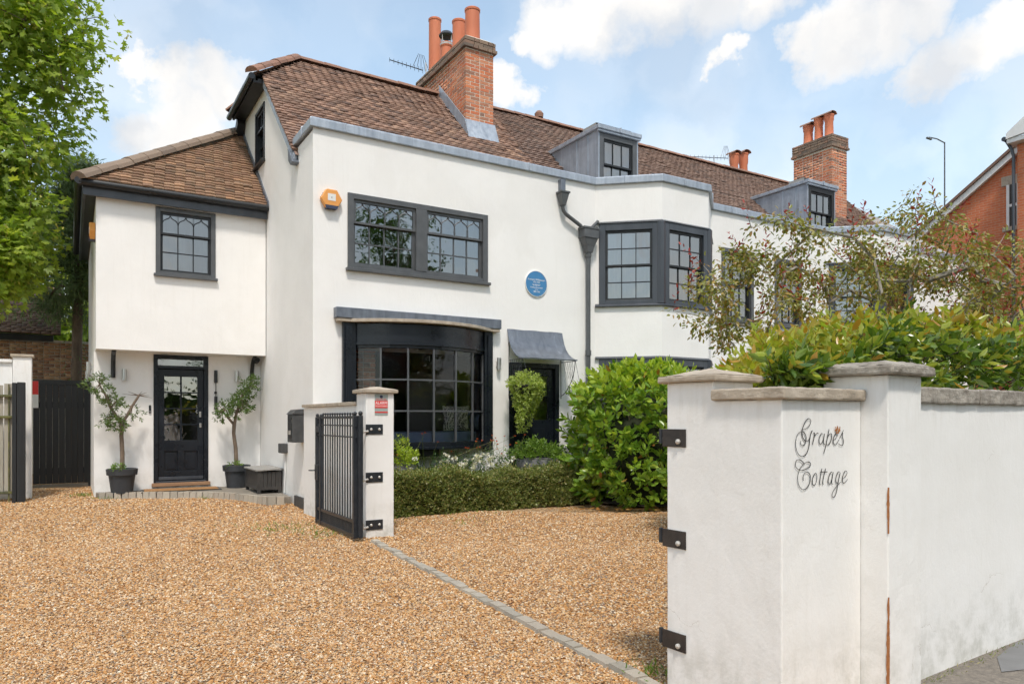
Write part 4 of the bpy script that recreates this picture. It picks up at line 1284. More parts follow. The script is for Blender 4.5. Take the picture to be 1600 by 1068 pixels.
mb.box((7.995, yp - .11, 4.70), (8.325, yp + .084, 4.86)); mb.box((7.98, yp - .12, 4.86), (8.34, yp + .0842, 4.90))
mb.build('hopper', M['grey'], pipe, bevel=.006)
mb = MB(); mb.tube([(8.20, yp, 4.88), (8.33, yp, 5.00), (8.40, yp + .03, 5.06)], .03, 8); mb.build('inlet', M['grey'], pipe, smooth=True)

# ================================================================== the terraced neighbour
terr = thing('terraced_house', 'white rendered terraced house with two canted bays and lead dormers, right of the drainpipe', 'house', (8.385, V, 0))
ZP = 5.74
def bay(parent, u0, dv, wf, wc):
    """canted bay: left cant, front, right cant"""
    A, B = Vector((u0, V, 0)), Vector((u0 + wc, V - dv, 0)); C, D = Vector((u0 + wc + wf, V - dv, 0)), Vector((u0 + 2 * wc + wf, V, 0))
    mb = MB()
    for k, (p, q) in enumerate(((A, B), (B, C), (C, D))):
        d = (q - p); L = d.length; d.normalize(); nn = Vector((d.y, -d.x, 0))
        e0 = .07 if k == 0 else 0; e1 = L - .07 if k == 2 else L
        mb.M = frame(p, d, nn)
        mb.wall(L, 0, ZP, [(e0, 3.51, e1, 5.01), (e0, .95, e1, 2.50)], .10)
    mb.build('bay_wall', M['render'], parent)
    for k, (p, q) in enumerate(((A, B), (B, C), (C, D))):
        d = (q - p); L = d.length; d.normalize(); nn = Vector((d.y, -d.x, 0))
        e0 = .075 if k == 0 else .06; e1 = L - .075 if k == 2 else L - .06
        for z, h in ((3.51, 1.50), (.95, 1.55)):
            sash_window(parent, p + d * e0 + Vector((0, 0, z)), d, nn, e1 - e0, h, 3, (2, 2), .115 if k != 1 else .10, 'slategrey', 'blacksat', sill=False, room=.45, roomw=-.02,
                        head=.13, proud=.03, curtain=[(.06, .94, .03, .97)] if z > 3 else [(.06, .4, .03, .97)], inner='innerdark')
    for p in (B, C):
        for z, h in ((3.51, 1.50), (.95, 1.55)):
            mb = MB(); mb.tube([(p.x, p.y + .025, z), (p.x, p.y + .025, z + h)], .085, 8); mb.build('bay_post', M['slategrey'], parent)
    pts = [A, B, C, D]
    for z, t, o in ((3.465, .045, .06), (5.01, .03, .05), (2.50, .03, .05), (.9, .05, .06)):
        coping(parent, pts, z, z + t, o, .02, M['slategrey'], 'bay_band', False)
    return pts

b1 = bay(terr, 8.385, .809, 1.20, .915)
b2 = bay(terr, 15.19, .809, 1.20, .915)
mb = MB(frame((11.415, V, 0), FX, FN))
mb.wall(15.19 - 11.415, 0, ZP, [(.305, 3.49, 1.29, 5.0), (1.975, 3.47, 2.895, 4.97), (.3, .9, 1.3, 2.5), (1.97, .9, 2.9, 2.5)], .11)
mb.build('wall', M['render'], terr)
mb = MB(frame((18.22, V, 0), FX, FN)); mb.wall(3.3, 0, ZP, [], .1)
mb.M = None; mb.add([(21.52, V, 0), (21.52, V, 5.74), (21.52, 14.75, 8.5), (21.52, 18, 5.7), (21.52, 18, 0)], [(0, 1, 2, 3, 4)])
mb.add([(8.4, 18, 0), (21.52, 18, 0), (21.52, 18, 5.7), (8.4, 18, 5.7)], [(0, 1, 2, 3)])
mb.build('end_wall', M['render'], terr)
sash_window(terr, (11.72, V, 3.49), FX, FN, .985, 1.51, 3, (2, 2), .085, 'grey', 'blacksat', curtain=[(.05, .95, .02, .98)], room=.5)
sash_window(terr, (13.39, V, 3.47), FX, FN, .92, 1.50, 3, (2, 2), .085, 'grey', 'blacksat', curtain=[(.06, .3, .02, .98), (.7, .94, .02, .98)], room=1.2)
for x in (11.715, 13.385): sash_window(terr, (x, V, .9), FX, FN, 1.0 if x < 12 else .93, 1.6, 3, (2, 2), .085, 'grey', 'blacksat', room=1.0)
pth = [b1[0] - Vector((.0, 0, 0))] + b1[1:] + b2 + [Vector((21.52, V, 0))]
coping(terr, pth, 5.741, 5.886, .055, .22, M['lead'])
mb = MB(); mb.box((8.42, V + .2, 5.60), (21.5, 11.95, 5.66))
for b_ in (b1, b2): mb.prism([(p.x, p.y + .1, 5.60) for p in b_], (0, 0, .055))
mb.build('parapet_gutter', M['lead'], terr)
rm = MB(); rm.add([(8.33, 11.60, 5.555), (21.6, 11.60, 5.555), (21.6, 14.75, 8.53), (8.33, 14.75, 8.53)], [(0, 1, 2, 3)])
rm.add([(8.33, 14.75, 8.53), (21.6, 14.75, 8.53), (21.6, 18, 5.5), (8.33, 18, 5.5)], [(0, 1, 2, 3)])
troof = rm.build('roof', M['greytile'], terr)
def dskip(p):
    return (9.06 < p.x < 10.08 and p.y < 13.2) or (15.56 < p.x < 16.63 and p.y < 13.2) or (19.22 < p.x < 19.9 and p.y > 13.45)
tm = tile_mats((8.33, 11.70, 5.66), FX, RS, lambda t: (0, 13.25), 40, skip=dskip)
pieces('roof_tile', 'roof_tiles', TILE_T, tm, M['greytile'], troof, 300)
half_round((8.33, 14.75, 8.575), (19.2, 14.75, 8.575), .11, .32, M['ridge'], troof)
mb = MB(); mb.lathe([(.10, 0), (.11, .10), (.06, .16), (.01, .17)], (9.7, 14.75, 8.66), 12); mb.build('ridge_vent', M['ridge'], troof, smooth=True)

def dormer(parent, u0, u1, vf, z1, sm, cur):
    zf = 5.72 + .945 * (vf - 11.776); vb = 11.776 + (z1 - .05 - 5.72) / .945
    mb = MB()
    mb.prism([(u0, vf, zf - .35), (u0, vf, z1 - .05), (u0, vb, z1 - .05)], (.05, 0, 0)); mb.prism([(u1 - .05, vf, zf - .35), (u1 - .05, vf, z1 - .05), (u1 - .05, vb, z1 - .05)], (.05, 0, 0))
    d = mb.build('dormer', M['lead'], parent)
    mb = MB(); mb.box((u0 - .05, vf - .07, z1 - .05), (u1 + .05, vb + .1, z1 + .035)); mb.box((u0 - .035, vf - .05, z1 - .10), (u1 + .035, vf + .02, z1 - .05))
    mb.build('dormer_roof', M['lead'], d, bevel=.012)
    for k in (.33, .7):
        mb = MB(); x = u0; y = vf + (vb - vf) * k * .6; mb.tube([(x - .004, y, 5.72 + .945 * (y - 11.776)), (x - .004, y, z1 - .05)], .008, 5); mb.build('lead_roll', M['lead'], d)
    mb = MB(); mb.tube([((u0 + u1) / 2, vf - .08, z1 - .05), ((u0 + u1) / 2, vf - .08, z1 + .04), ((u0 + u1) / 2, vf + .6, z1 + .045)], .02, 6)
    mb.build('lead_roll', M['lead'], d)
    return d
d1 = dormer(terr, 9.05, 10.09, 11.6, 7.24, None, None)
d2 = dormer(terr, 15.55, 16.64, 11.6, 7.25, None, None)
for u0, u1, mt in ((9.05, 10.09, 'grey'), (15.55, 16.64, 'blacksat')):
    sash_window(terr, (u0 + .03, 11.62, 5.72), FX, FN, u1 - u0 - .06, 1.42, 3, (1, 2), .11, mt, 'blacksat', sill=False, room=.45, roomw=-.03, curtain=[(.08, .92, .1, .97)], split=.40)
ch2 = chimney(terr, 19.21, 19.92, 13.5, 14.83, 7.2, 9.42, 9.78, [(19.5, 13.80, .72, .135, 'hood'), (19.5, 14.15, .72, .135, 'hood'), (19.5, 14.52, .62, .15, 'hood')], lim=200, proud=.045)
ch3 = chimney(terr, 18.2, 19.1, 16.2, 16.8, 7.0, 8.6, 8.8, [(18.42, 16.5, 1.15, .15, 'hood'), (18.86, 16.5, 1.25, .15, 'hood')], lim=0, proud=.045)

# ================================================================== garden wall on the road side
TH = radians(3.5)
gw = thing('garden_wall', 'white rendered road-side wall with stone copings and the house name lettered on it', 'wall', (2.655, 2.109, 0), TH)
GM = wm(gw)
def lb(*boxes):
    m = MB(GM)
    for b in boxes: m.box(*b)
    return m
z0, z1, z2 = -.1, 1.4838, 1.578
PP = dict(A=(0, 0), B=(.6245, 0), C=(.6245, .3745), D=(.30, .3745), E=(.30, .675), F=(0, .675), G=(0, .3745))
keys_ = [('A', z0), ('B', z0), ('C', z0), ('D', z0), ('E', z0), ('F', z0), ('A', z1), ('B', z1), ('C', z1), ('D', z1), ('G', z1), ('D', z2), ('E', z2), ('F', z2), ('G', z2)]
m = MB(GM); m.add([(*PP[k_], z_) for k_, z_ in keys_], [(0, 1, 7, 6), (1, 2, 8, 7), (2, 3, 9, 8), (3, 4, 12, 11, 9), (4, 5, 13, 12), (5, 0, 6, 10, 14, 13), (6, 7, 8, 9, 10), (10, 9, 11, 14), (14, 11, 12, 13), (0, 5, 4, 3, 2, 1)])
rough(m.build('name_panel', M['wallrender'], gw, bevel=.007), 5, .004, .16)
m = lb(((.626, -.134, -.1), (.936, .20, 1.606))); rough(m.build('pier', M['wallrender'], gw, bevel=.007), 5, .005, .12)
m = MB(GM)
n = 40
for i in range(n):       # slightly uneven face
    x0, x1 = .936 + 13 * i / n, .936 + 13 * (i + 1) / n
    y0, y1 = .012 * sin(i * .7) * .5, .012 * sin((i + 1) * .7) * .5
    m.add([(x0, y0, -.1), (x1, y1, -.1), (x1, y1, 1.478), (x0, y0, 1.478), (x0, .22, -.1), (x1, .22, -.1), (x1, .22, 1.478), (x0, .22, 1.478)], [(0, 1, 2, 3), (5, 4, 7, 6), (3, 2, 6, 7)])
m.build('wall_panel', M['wallrender'], gw, smooth=True)
# copings and caps
m = MB(GM); m.box((-.035, .335, 1.578), (.335, .71, 1.610)); m.frustum((-.035, .335, 1.610), (.335, .71, 0), (.13, .50, 1.648), (.17, .54, 0)); rough(m.build('pier_cap', M['stone'], gw, bevel=.008), 4, .010, .05)
m = MB(GM); m.prism([(-.028, -.03, 1.485), (.66, -.03, 1.485), (.66, -.1, 1.485), (.665, .41, 1.485), (.31, .41, 1.485), (.31, .345, 1.485), (-.028, .345, 1.485)], (0, 0, .001))
m = MB(GM); m.box((-.028, -.03, 1.484), (.62, .372, 1.537)); rough(m.build('panel_coping', M['stone'], gw, bevel=.008), 5, .009, .05)
m = MB(GM); m.box((.58, -.18, 1.606), (.985, .25, 1.650)); m.frustum((.585, -.175, 1.650), (.98, .245, 0), (.64, -.11, 1.672), (.92, .18, 0)); rough(m.build('pier_cap', M['stonelichen'], gw, bevel=.010), 5, .012, .05)
x = .937; k = 0
while x < 13.8:
    ln = .91
    m = MB(GM); dz = random.uniform(-.004, .004); m.box((x + .003, -.022 + random.uniform(-.004, .004), 1.478), (x + ln - .003, .245, 1.566 + dz)); rough(m.build('coping_stone', M['stonelichen'], gw, bevel=.010), 5 if k < 4 else 2, .012, .05)
    x += ln; k += 1
# hinge plates for the right-hand gate leaf
for z in (1.30, .79, .275):
    m = MB(GM); m.box((-.008, .545, z - .045), (-.001, .70, z + .045)); hp = m.build('hinge_plate', M['ironbrown'], gw, bevel=.002)
    m = MB(GM); m.M = GM @ Matrix.Translation((-.008, .59, z - .018)) @ Matrix.Rotation(-pi / 2, 4, 'Y'); m.lathe([(.014, 0), (.014, .008), (.008, .014), (.001, .016)], (0, 0, 0), 8); m.build('bolt', M['bolt'], hp)
    m = MB(GM); m.tube([(.0, .715, z - .03), (.0, .715, z + .045)], .012, 8); m.box((-.006, .70, z - .015), (.010, .716, z + .005)); m.build('hinge_pin', M['iron'], hp)
# hand-lettered house name
LET= [[(0.133,1.348),(0.167,1.353),(0.194,1.367),(0.206,1.385),(0.198,1.397),(0.18,1.396),(0.16,1.381),(0.145,1.357),(0.138,1.337),(0.143,1.317),(0.157,1.302),(0.174,1.297),(0.191,1.304),(0.201,1.32),(0.209,1.338),(0.218,1.345)],[(0.218,1.345),(0.207,1.332),(0.198,1.308),(0.193,1.279),(0.18,1.251),(0.16,1.234),(0.136,1.23),(0.109,1.243),(0.094,1.27),(0.092,1.297),(0.103,1.325),(0.126,1.339),(0.146,1.34),(0.163,1.328),(0.17,1.312),(0.167,1.296),(0.157,1.282),(0.14,1.278),(0.128,1.287),(0.128,1.299)],[(0.225,1.334),(0.236,1.331),(0.23,1.311),(0.218,1.28)],[(0.223,1.297),(0.236,1.319),(0.253,1.332),(0.264,1.33)],[(0.303,1.327),(0.288,1.329),(0.272,1.311),(0.271,1.29),(0.279,1.281),(0.292,1.288),(0.305,1.306),(0.313,1.33)],[(0.312,1.327),(0.305,1.298),(0.308,1.282),(0.317,1.28)],[(0.349,1.349),(0.335,1.306),(0.321,1.268),(0.306,1.238)],[(0.331,1.301),(0.346,1.322),(0.364,1.329),(0.371,1.317),(0.362,1.293),(0.342,1.277),(0.326,1.281)],[(0.377,1.296),(0.401,1.304),(0.415,1.319),(0.412,1.329),(0.397,1.323),(0.384,1.305),(0.384,1.286),(0.397,1.276),(0.415,1.285),(0.429,1.3)],[(0.434,1.304),(0.453,1.327),(0.468,1.344)],[(0.462,1.333),(0.459,1.312),(0.468,1.293),(0.462,1.276),(0.445,1.273),(0.426,1.282)],[(0.15,1.121),(0.148,1.14),(0.16,1.155),(0.18,1.158),(0.198,1.147),(0.202,1.129),(0.194,1.105),(0.17,1.085),(0.143,1.082),(0.12,1.097),(0.108,1.121),(0.109,1.149),(0.123,1.175),(0.15,1.194),(0.18,1.204),(0.201,1.198),(0.201,1.186),(0.177,1.175),(0.143,1.168),(0.116,1.171),(0.094,1.184),(0.09,1.2),(0.099,1.214),(0.12,1.216),(0.14,1.208),(0.157,1.194)],[(0.25,1.149),(0.236,1.148),(0.22,1.128),(0.218,1.106),(0.229,1.095),(0.244,1.105),(0.253,1.125),(0.251,1.145),(0.244,1.15)],[(0.292,1.17),(0.281,1.134),(0.274,1.103),(0.281,1.096)],[(0.322,1.169),(0.306,1.132),(0.299,1.104),(0.305,1.097)],[(0.278,1.154),(0.335,1.153)],[(0.375,1.15),(0.36,1.147),(0.346,1.126),(0.342,1.106),(0.351,1.095),(0.364,1.105),(0.377,1.129),(0.384,1.15)],[(0.382,1.148),(0.373,1.117),(0.371,1.098),(0.382,1.095)],[(0.438,1.148),(0.423,1.148),(0.408,1.128),(0.404,1.107),(0.414,1.097),(0.426,1.108),(0.441,1.145)],[(0.44,1.143),(0.426,1.106),(0.414,1.069),(0.401,1.042),(0.382,1.032),(0.373,1.042),(0.382,1.06),(0.408,1.081),(0.445,1.101)],[(0.456,1.115),(0.483,1.124),(0.498,1.141),(0.49,1.15),(0.475,1.146),(0.462,1.125),(0.459,1.104),(0.471,1.094),(0.49,1.103),(0.502,1.111)]]
def spline(p, k=5):
    out = []
    for i in range(len(p) - 1):
        a, b, c, d = p[max(0, i - 1)], p[i], p[i + 1], p[min(len(p) - 1, i + 2)]
        for j in range(k):
            t = j / k
            out.append(tuple(.5 * (2 * b[q] + (c[q] - a[q]) * t + (2 * a[q] - 5 * b[q] + 4 * c[q] - d[q]) * t * t + (3 * b[q] - a[q] - 3 * c[q] + d[q]) * t ** 3) for q in (0, 1)))
    out.append(p[-1]); return out
m = MB(GM)
for stn, st in enumerate(LET):
    q = spline(st); nq = len(q)
    vs = []
    for i, (a, b) in enumerate(q):
        a2, b2 = q[min(i + 1, nq - 1)]; a1, b1_ = q[max(i - 1, 0)]
        tx, tz = a2 - a1, b2 - b1_; l = sqrt(tx * tx + tz * tz) or 1
        nx_, nz_ = -tz / l, tx / l
        w = .0011 + .0011 * abs(tz / l) + (.0008 if tz < 0 else 0)
        vs += [(a + nx_ * w, -.0048, b + nz_ * w), (a - nx_ * w, -.0048, b - nz_ * w)]
    m.add(vs, [(2 * i, 2 * i + 1, 2 * i + 3, 2 * i + 2) for i in range(nq - 1)])
lt = m.build('lettering', M['letter'], gw, fix=False); lt['label'] = 'black script lettering reading Grapes Cottage'
# rust bleeding from the corner bead and one flaked spot by the lettering
def rust(pts, left):
    m = MB(GM); vs = []
    for (z, wl_, wr) in pts: vs += [(.6218, -.134 + wl_, z), (.6222, -.1385, z), (.626 + wr, -.1385, z)]
    n = len(pts)
    m.add(vs, [f for i in range(n - 1) for f in ((3 * i, 3 * i + 1, 3 * i + 4, 3 * i + 3), (3 * i + 1, 3 * i + 2, 3 * i + 5, 3 * i + 4))])
    m.build('rust_streak', M['rust'], gw, fix=False)
rust([(1.075 - i * .0155, max(.0005, w_ + random.uniform(-.0015, .0015)), max(0, w_ * .5 + random.uniform(-.0015, .0015))) for i, w_ in enumerate([.001, .003, .004, .005, .004, .006, .005, .006, .005, .004, .002, .003, .001, .002, .001])], 1)
rust([(.56 - i * .02, max(.0005, w_ * .75 + random.uniform(-.0025, .002)), max(0, w_ * .45 + random.uniform(-.002, .002))) for i, w_ in enumerate([.001, .004, .005, .003, .004, .003, .005, .004, .007, .009, .010, .009, .011, .010, .012, .010, .011, .009, .010, .011, .010, .009, .010, .010, .010, .010, .010, .010])], 1)
m = MB(GM)
for (a, b, w, h) in ((.405, 1.345, .010, .008), (.418, 1.352, .008, .012), (.43, 1.343, .012, .010), (.412, 1.333, .008, .006), (.425, 1.332, .006, .005), (.436, 1.356, .005, .008), (.40, 1.357, .004, .004)):
    pts = [(a + w * cos(t) * random.uniform(.5, 1.1), -.0055, b + h * sin(t) * random.uniform(.5, 1.2)) for t in [2 * pi * i / 9 for i in range(9)]]
    m.poly(pts)
m.build('flaked_paint', M['rust'], gw, fix=False)

# ================================================================== left gate pier with its low wall
gp = thing('gate_pier', 'white rendered gate pier with pyramid cap and low wall joining the cottage corner', 'gate pier', (2.95, 8.13, 0))
m = MB(); m.box((2.94, 8.13, -.05), (3.285, 8.46, 1.695)); rough(m.build('pier', M['wallrender'], gp, bevel=.008), 4, .006, .15)
m = MB(); m.box((2.90, 8.09, 1.695), (3.325, 8.50, 1.735)); m.frustum((2.90, 8.09, 1.735), (3.325, 8.50, 0), (3.09, 8.27, 1.775), (3.14, 8.32, 0)); rough(m.build('pier_cap', M['stone'], gp, bevel=.008), 4, .010, .06)
m = MB(); m.prism([(2.96, 8.46, -.05), (2.96, 8.46, 1.56), (2.96, 10.84, 1.55), (2.96, 10.84, -.05)], (.22, 0, 0)); m.build('low_wall', M['wallrender'], gp)
y = 8.465
while y < 10.8:
    m = MB(); y2 = min(y + .595, 10.84); m.box((2.925, y, 1.556), (3.215, y2 - .006, 1.60)); m.build('coping_stone', M['stone'], gp, bevel=.006); y = y + .6
for z in (1.27, .71, .155):
    m = MB(); m.box((2.935, 8.121, z - .058), (3.145, 8.129, z + .058)); hp = m.build('hinge_plate', M['iron'], gp, bevel=.002)
    for x in (3.0, 3.10):
        m = MB(Matrix.Translation((x, 8.121, z)) @ Matrix.Rotation(pi / 2, 4, 'X')); m.lathe([(.016, 0), (.016, .008), (.009, .014), (.001, .016)], (0, 0, 0), 8); m.build('bolt', M['bolt'], hp)
    m = MB(); m.tube([(2.80, 8.10, z - .03), (2.90, 8.11, z - .03), (2.96, 8.115, z - .02)], .014, 8); m.tube([(2.885, 8.11, z - .055), (2.885, 8.11, z + .03)], .02, 8); m.build('hinge_pin', M['bolt'], hp)

# alarm warning sign
sg = thing('alarm_sign', 'small red and grey alarm warning sign on the gate pier', 'sign', (3.1, 8.125, 1.5))
def flat(parent, x0, x1, z0, z1, y, mt, name='panel'):
    m = MB(); m.box((x0, y - .0015, z0), (x1, y, z1)); return m.build(name, M[mt], parent)
flat(sg, 3.045, 3.207, 1.435, 1.683, 8.127, 'greygreen'); flat(sg, 3.047, 3.205, 1.52, 1.605, 8.125, 'red', 'red_band'); flat(sg, 3.047, 3.205, 1.463, 1.478, 8.125, 'red', 'red_band')
def text(s, P, size, mt, parent, du=(1, 0, 0), dn=(0, -1, 0), al='CENTER', name='lettering', sx=1.0):
    c = bpy.data.curves.new(name, 'FONT'); c.body = s; c.size = size; c.align_x = al; c.extrude = .0006; c.materials.append(M[mt]); c.space_character = 1.0
    tmp = bpy.data.objects.new(name, c)
    me = bpy.data.meshes.new_from_object(tmp); me.materials.clear(); me.materials.append(M[mt])
    bpy.data.objects.remove(tmp)
    o = bpy.data.objects.new(name, me); link(o, parent)
    du, dn = Vector(du).normalized(), Vector(dn).normalized()
    o.matrix_basis = wm(parent).inverted() @ Matrix(mat4(P, du * sx, Vector((0, 0, 1)), dn).tolist())
    return o
text('ALARM', (3.126, 8.123, 1.562), .050, 'whitepaint', sg, sx=.92); text('MONITORED', (3.126, 8.123, 1.534), .026, 'whitepaint', sg); text('PROTECTED', (3.126, 8.124, 1.612), .024, 'red', sg)
m = MB(Matrix.Translation((3.126, 8.125, 1.652)) @ Matrix.Rotation(pi / 2, 4, 'X')); m.lathe([(.001, .001), (.020, .001), (.020, 0)], (0, 0, 0), 6); m.build('emblem', M['navy'], sg)

# ================================================================== iron gate leaf, folded back against the low wall
gt = thing('iron_gate', 'black iron gate leaf with ball finials, folded back against the low wall', 'gate', (2.80, 7.95, 0))
XG = 2.76; g0, g1 = 7.97, 9.46
def gtube(name, P, Q, r, n=8):
    m = MB(); m.tube([P, Q], r, n); return m.build(name, M['iron'], gt, smooth=True)
def post(y, r, z1, x=XG):
    m = MB(); m.box((x - r, y - r, .04), (x + r, y + r, z1)); o = m.build('stile', M['iron'], gt, bevel=.004)
    m = MB(); m.ball((x, y, z1 + .022), .024, 10); m.build('finial', M['iron'], o, smooth=True)
post(g1, .025, 1.415); post(g1 - .17, .022, 1.41); post(g0 + .02, .026, 1.43)
m = MB(); m.box((2.80 - .024, 7.90, .05), (2.80 + .024, 7.948, 1.43)); hs = m.build('stile', M['iron'], gt, bevel=.004)
m = MB(); m.ball((2.80, 7.924, 1.455), .028, 10); m.build('finial', M['iron'], hs, smooth=True)
m = MB(); m.box((XG - .014, g0, 1.395), (XG + .014, g1, 1.425)); m.build('rail', M['iron'], gt)
for z in (1.315, 1.185): m = MB(); m.box((XG - .008, 7.94, z - .008), (XG + .008, g1, z + .008)); m.build('rail', M['iron'], gt)
m = MB(); m.box((XG - .014, g0, .21), (XG + .014, g1, .245)); m.build('rail', M['iron'], gt)
m = MB(); m.box((XG - .016, g0, .045), (XG + .016, g1, .085)); m.build('rail', M['iron'], gt)
nb = 13
for i in range(nb):
    y = g0 + .09 + (g1 - .26 - g0 - .09) * i / (nb - 1)
    o = gtube('bar', (XG, y, .06), (XG, y, 1.44), .0085, 6)
    m = MB(); m.ball((XG, y, 1.452), .016, 8); m.build('finial', M['iron'], o, smooth=True)
for i in range(nb - 1):
    y = g0 + .09 + (g1 - .26 - g0 - .09) * (i + .5) / (nb - 1)
    gtube('dog_bar', (XG, y, .06), (XG, y, .225), .008, 6)
m = MB(); m.tube([(XG - .05 + .05 * cos(t), g1 + .045 + .05 * sin(t), .72) for t in [2 * pi * i / 12 for i in range(13)]], .007, 6); m.build('latch_ring', M['iron'], gt, smooth=True)
m = MB(); m.box((XG - .03, g1 - .10, .60), (XG + .01, g1 + .03, .80)); m.build('lock_case', M['iron'], gt, bevel=.004)
m = MB(); m.box((XG - .03, g1 - .17, 1.22), (XG + .012, g1 - .02, 1.30)); m.build('lock_case', M['iron'], gt, bevel=.004)

# ================================================================== front step
fs_ = thing('front_step', 'low concrete porch step edged with stone setts before the black front door', 'step', (1.7, 14, 0))
edge = [(.40, 13.98), (1.0, 13.86), (1.6, 13.60), (2.05, 13.22), (2.38, 12.75), (2.58, 12.3), (2.72, 11.98), (2.98, 11.93)]
m = MB(); m.prism([(x + .02, y + .06, .0) for x, y in edge] + [(3.06, 11.97, 0), (3.085, 14.34, 0), (.37, 14.34, 0)], (0, 0, .135)); m.build('slab', M['concrete'], fs_, bevel=.01)
pl = [Vector((x, y, 0)) for x, y in edge]
seg = 0; pos = 0.0; tot = sum((pl[i + 1] - pl[i]).length for i in range(len(pl) - 1))
def along(s_):
    for i in range(len(pl) - 1):
        l = (pl[i + 1] - pl[i]).length
        if s_ <= l or i == len(pl) - 2: d = (pl[i + 1] - pl[i]).normalized(); return pl[i] + d * s_, d
        s_ -= l
k = .06
while k < tot:
    ln = random.uniform(.10, .125) if k < tot * .55 else random.uniform(.105, .13)
    p, d = along(k)
    o = link(bpy.data.objects.new('sett', sett_me), fs_)
    o.location = Vector((p.x, p.y, .072 + random.uniform(-.006, .006))) - fs_.location
    o.scale = (ln - .008, .10, .155); o.rotation_euler = (random.uniform(-.03, .03), random.uniform(-.03, .03), math.atan2(d.y, d.x))
    k += ln
dm = thing('door_mat', 'brown coir door mat with a dark border on the front step', 'doormat', (1.68, 14.1, .137))
m = MB(Matrix.Translation((1.68, 14.12, .137)) @ Matrix.Rotation(radians(-3), 4, 'Z')); m.box((-.64, -.36, 0), (.64, .16, .012)); m.build('border', M['blacksat'], dm)
m = MB(Matrix.Translation((1.68, 14.12, .137)) @ Matrix.Rotation(radians(-3), 4, 'Z')); m.box((-.59, -.315, .012), (.59, .115, .022)); m.build('pile', M['coir'], dm)

# ================================================================== small things on and near the walls
def hexbox(name, label, P, du, dn, r, th):
    t = thing(name, label, 'alarm box', P)
    m = MB(frame(P, du, dn)); pts = [(r * cos(a) * 1.0, 0, r * sin(a)) for a in [pi / 3 * i for i in range(6)]]
    m.prism(pts, (0, th, 0)); m.build('case', M['orange'], t, bevel=.012)
    m = MB(frame(P, du, dn)); m.prism([(r * .50, 0, -r * .86 - .004), (-r * .50, 0, -r * .86 - .004), (-r * .62, 0, -r * .60), (r * .62, 0, -r * .60)], (0, th + .008, 0)); m.build('lamp', M['navy'], t)
    m = MB(frame(P, du, dn)); m.box((-.06, th, -.03), (.06, th + .004, .075)); m.build('label_plate', M['whiteplastic'], t)
    m = MB(frame(P, du, dn)); m.ball((0, th + .004, .02), .008, 6); m.build('led', M['navy'], t)
    m = MB(frame(P, du, dn))
    for i in range(6): z = -r * .5 + i * r * .18; m.box((-r * .98 + abs(z) * .55, .02, z), (-r * .86 + abs(z) * .55, th * .8, z + .012))
    m.build('louvre', M['blacksat'], t)
    return t
hexbox('alarm_box', 'hexagonal orange alarm box beside the wide upstairs window', (3.355, V, 4.69), FX, FN, .165, .085)
hexbox('alarm_box', 'orange alarm box on the left side of the wing under its eaves', (.362, 14.25, 4.55), -SX, SN, .17, .09)
pq = thing('wall_plaque', 'round blue plaque with white lettering between the upstairs windows', 'plaque', (7.06, V, 3.78))
m = MB(Matrix.Translation((7.06, V, 3.78)) @ Matrix.Rotation(pi / 2, 4, 'X')); m.lathe([(.225, 0), (.225, .02), (.205, .024)], (0, 0, 0), 40); m.lathe([(.205, .022), (.001, .022)], (0, 0, 0), 40); m.build('disc', M['plaque'], pq, smooth=True)
m = MB(Matrix.Translation((7.06, V, 3.78)) @ Matrix.Rotation(pi / 2, 4, 'X')); m.lathe([(.232, .0), (.232, .024), (.222, .026), (.222, .0)], (0, 0, 0), 40); m.build('rim', M['whiteplastic'], pq, smooth=True)
for s_, z, sz in (('Francis J Williamson', 3.835, .044), ('1833-1920', 3.795, .034), ('Sculptor', 3.745, .048), ('lived and worked', 3.70, .036), ('here', 3.668, .032), ('1880-1920', 3.628, .034)):
    text(s_, (7.06, V - .0245, z), sz, 'whitepaint', pq)

def wall_light(label, P, du, dn):
    t = thing('wall_light', label, 'wall light', P, group='steel up and down wall lights')
    m = MB(frame(P, du, dn)); m.box((-.025, 0, -.04), (.025, .035, .04)); m.build('bracket', M['steel'], t)
    m = MB(frame(P, du, dn)); m.lathe([(.001, -.085), (.034, -.085), (.037, -.10), (.037, .10), (.034, .085), (.001, .085)], (0, .065, 0), 16); m.build('barrel', M['steel'], t, smooth=True)
wall_light('steel wall light left of the front door', (.80, 14.35, 2.15), FX, FN)
wall_light('steel wall light right of the front door behind the small tree', (2.655, 14.35, 2.18), FX, FN)
wall_light('steel wall light between the bow window and the canopy', (6.27, V, 2.33), FX, FN)
wall_light('upper steel wall light on the left flank of the wing', (.345, 15.3, 2.32), -SX, SN)
wall_light('lower steel wall light on the left flank of the wing', (.345, 16.1, 2.2), -SX, SN)
t = thing('bell_pull', 'long black bell pull hanging beside the front door', 'bell pull', (2.29, 14.33, 1.6))
m = MB(); m.tube([(2.29, 14.30, 2.05), (2.29, 14.30, 2.28)], .03, 10); m.build('upper_sleeve', M['blacksat'], t, smooth=True)
m = MB(); m.tube([(2.29, 14.30, 1.78), (2.29, 14.30, 2.05)], .008, 6); m.build('rod', M['blacksat'], t)
m = MB(); m.tube([(2.29, 14.30, 1.62), (2.29, 14.30, 1.80)], .028, 10); m.ball((2.29, 14.30, 1.59), .035, 10); m.build('handle', M['blacksat'], t, smooth=True)
m = MB(); m.box((2.27, 14.31, 1.85), (2.31, 14.349, 1.89)); m.build('bracket', M['blacksat'], t)
t = thing('door_bell', 'small black door bell left of the front door', 'door bell', (1.2, 14.35, 1.5))
m = MB(); m.box((1.185, 14.325, 1.49), (1.222, 14.349, 1.63)); m.build('case', M['blacksat'], t, bevel=.006)
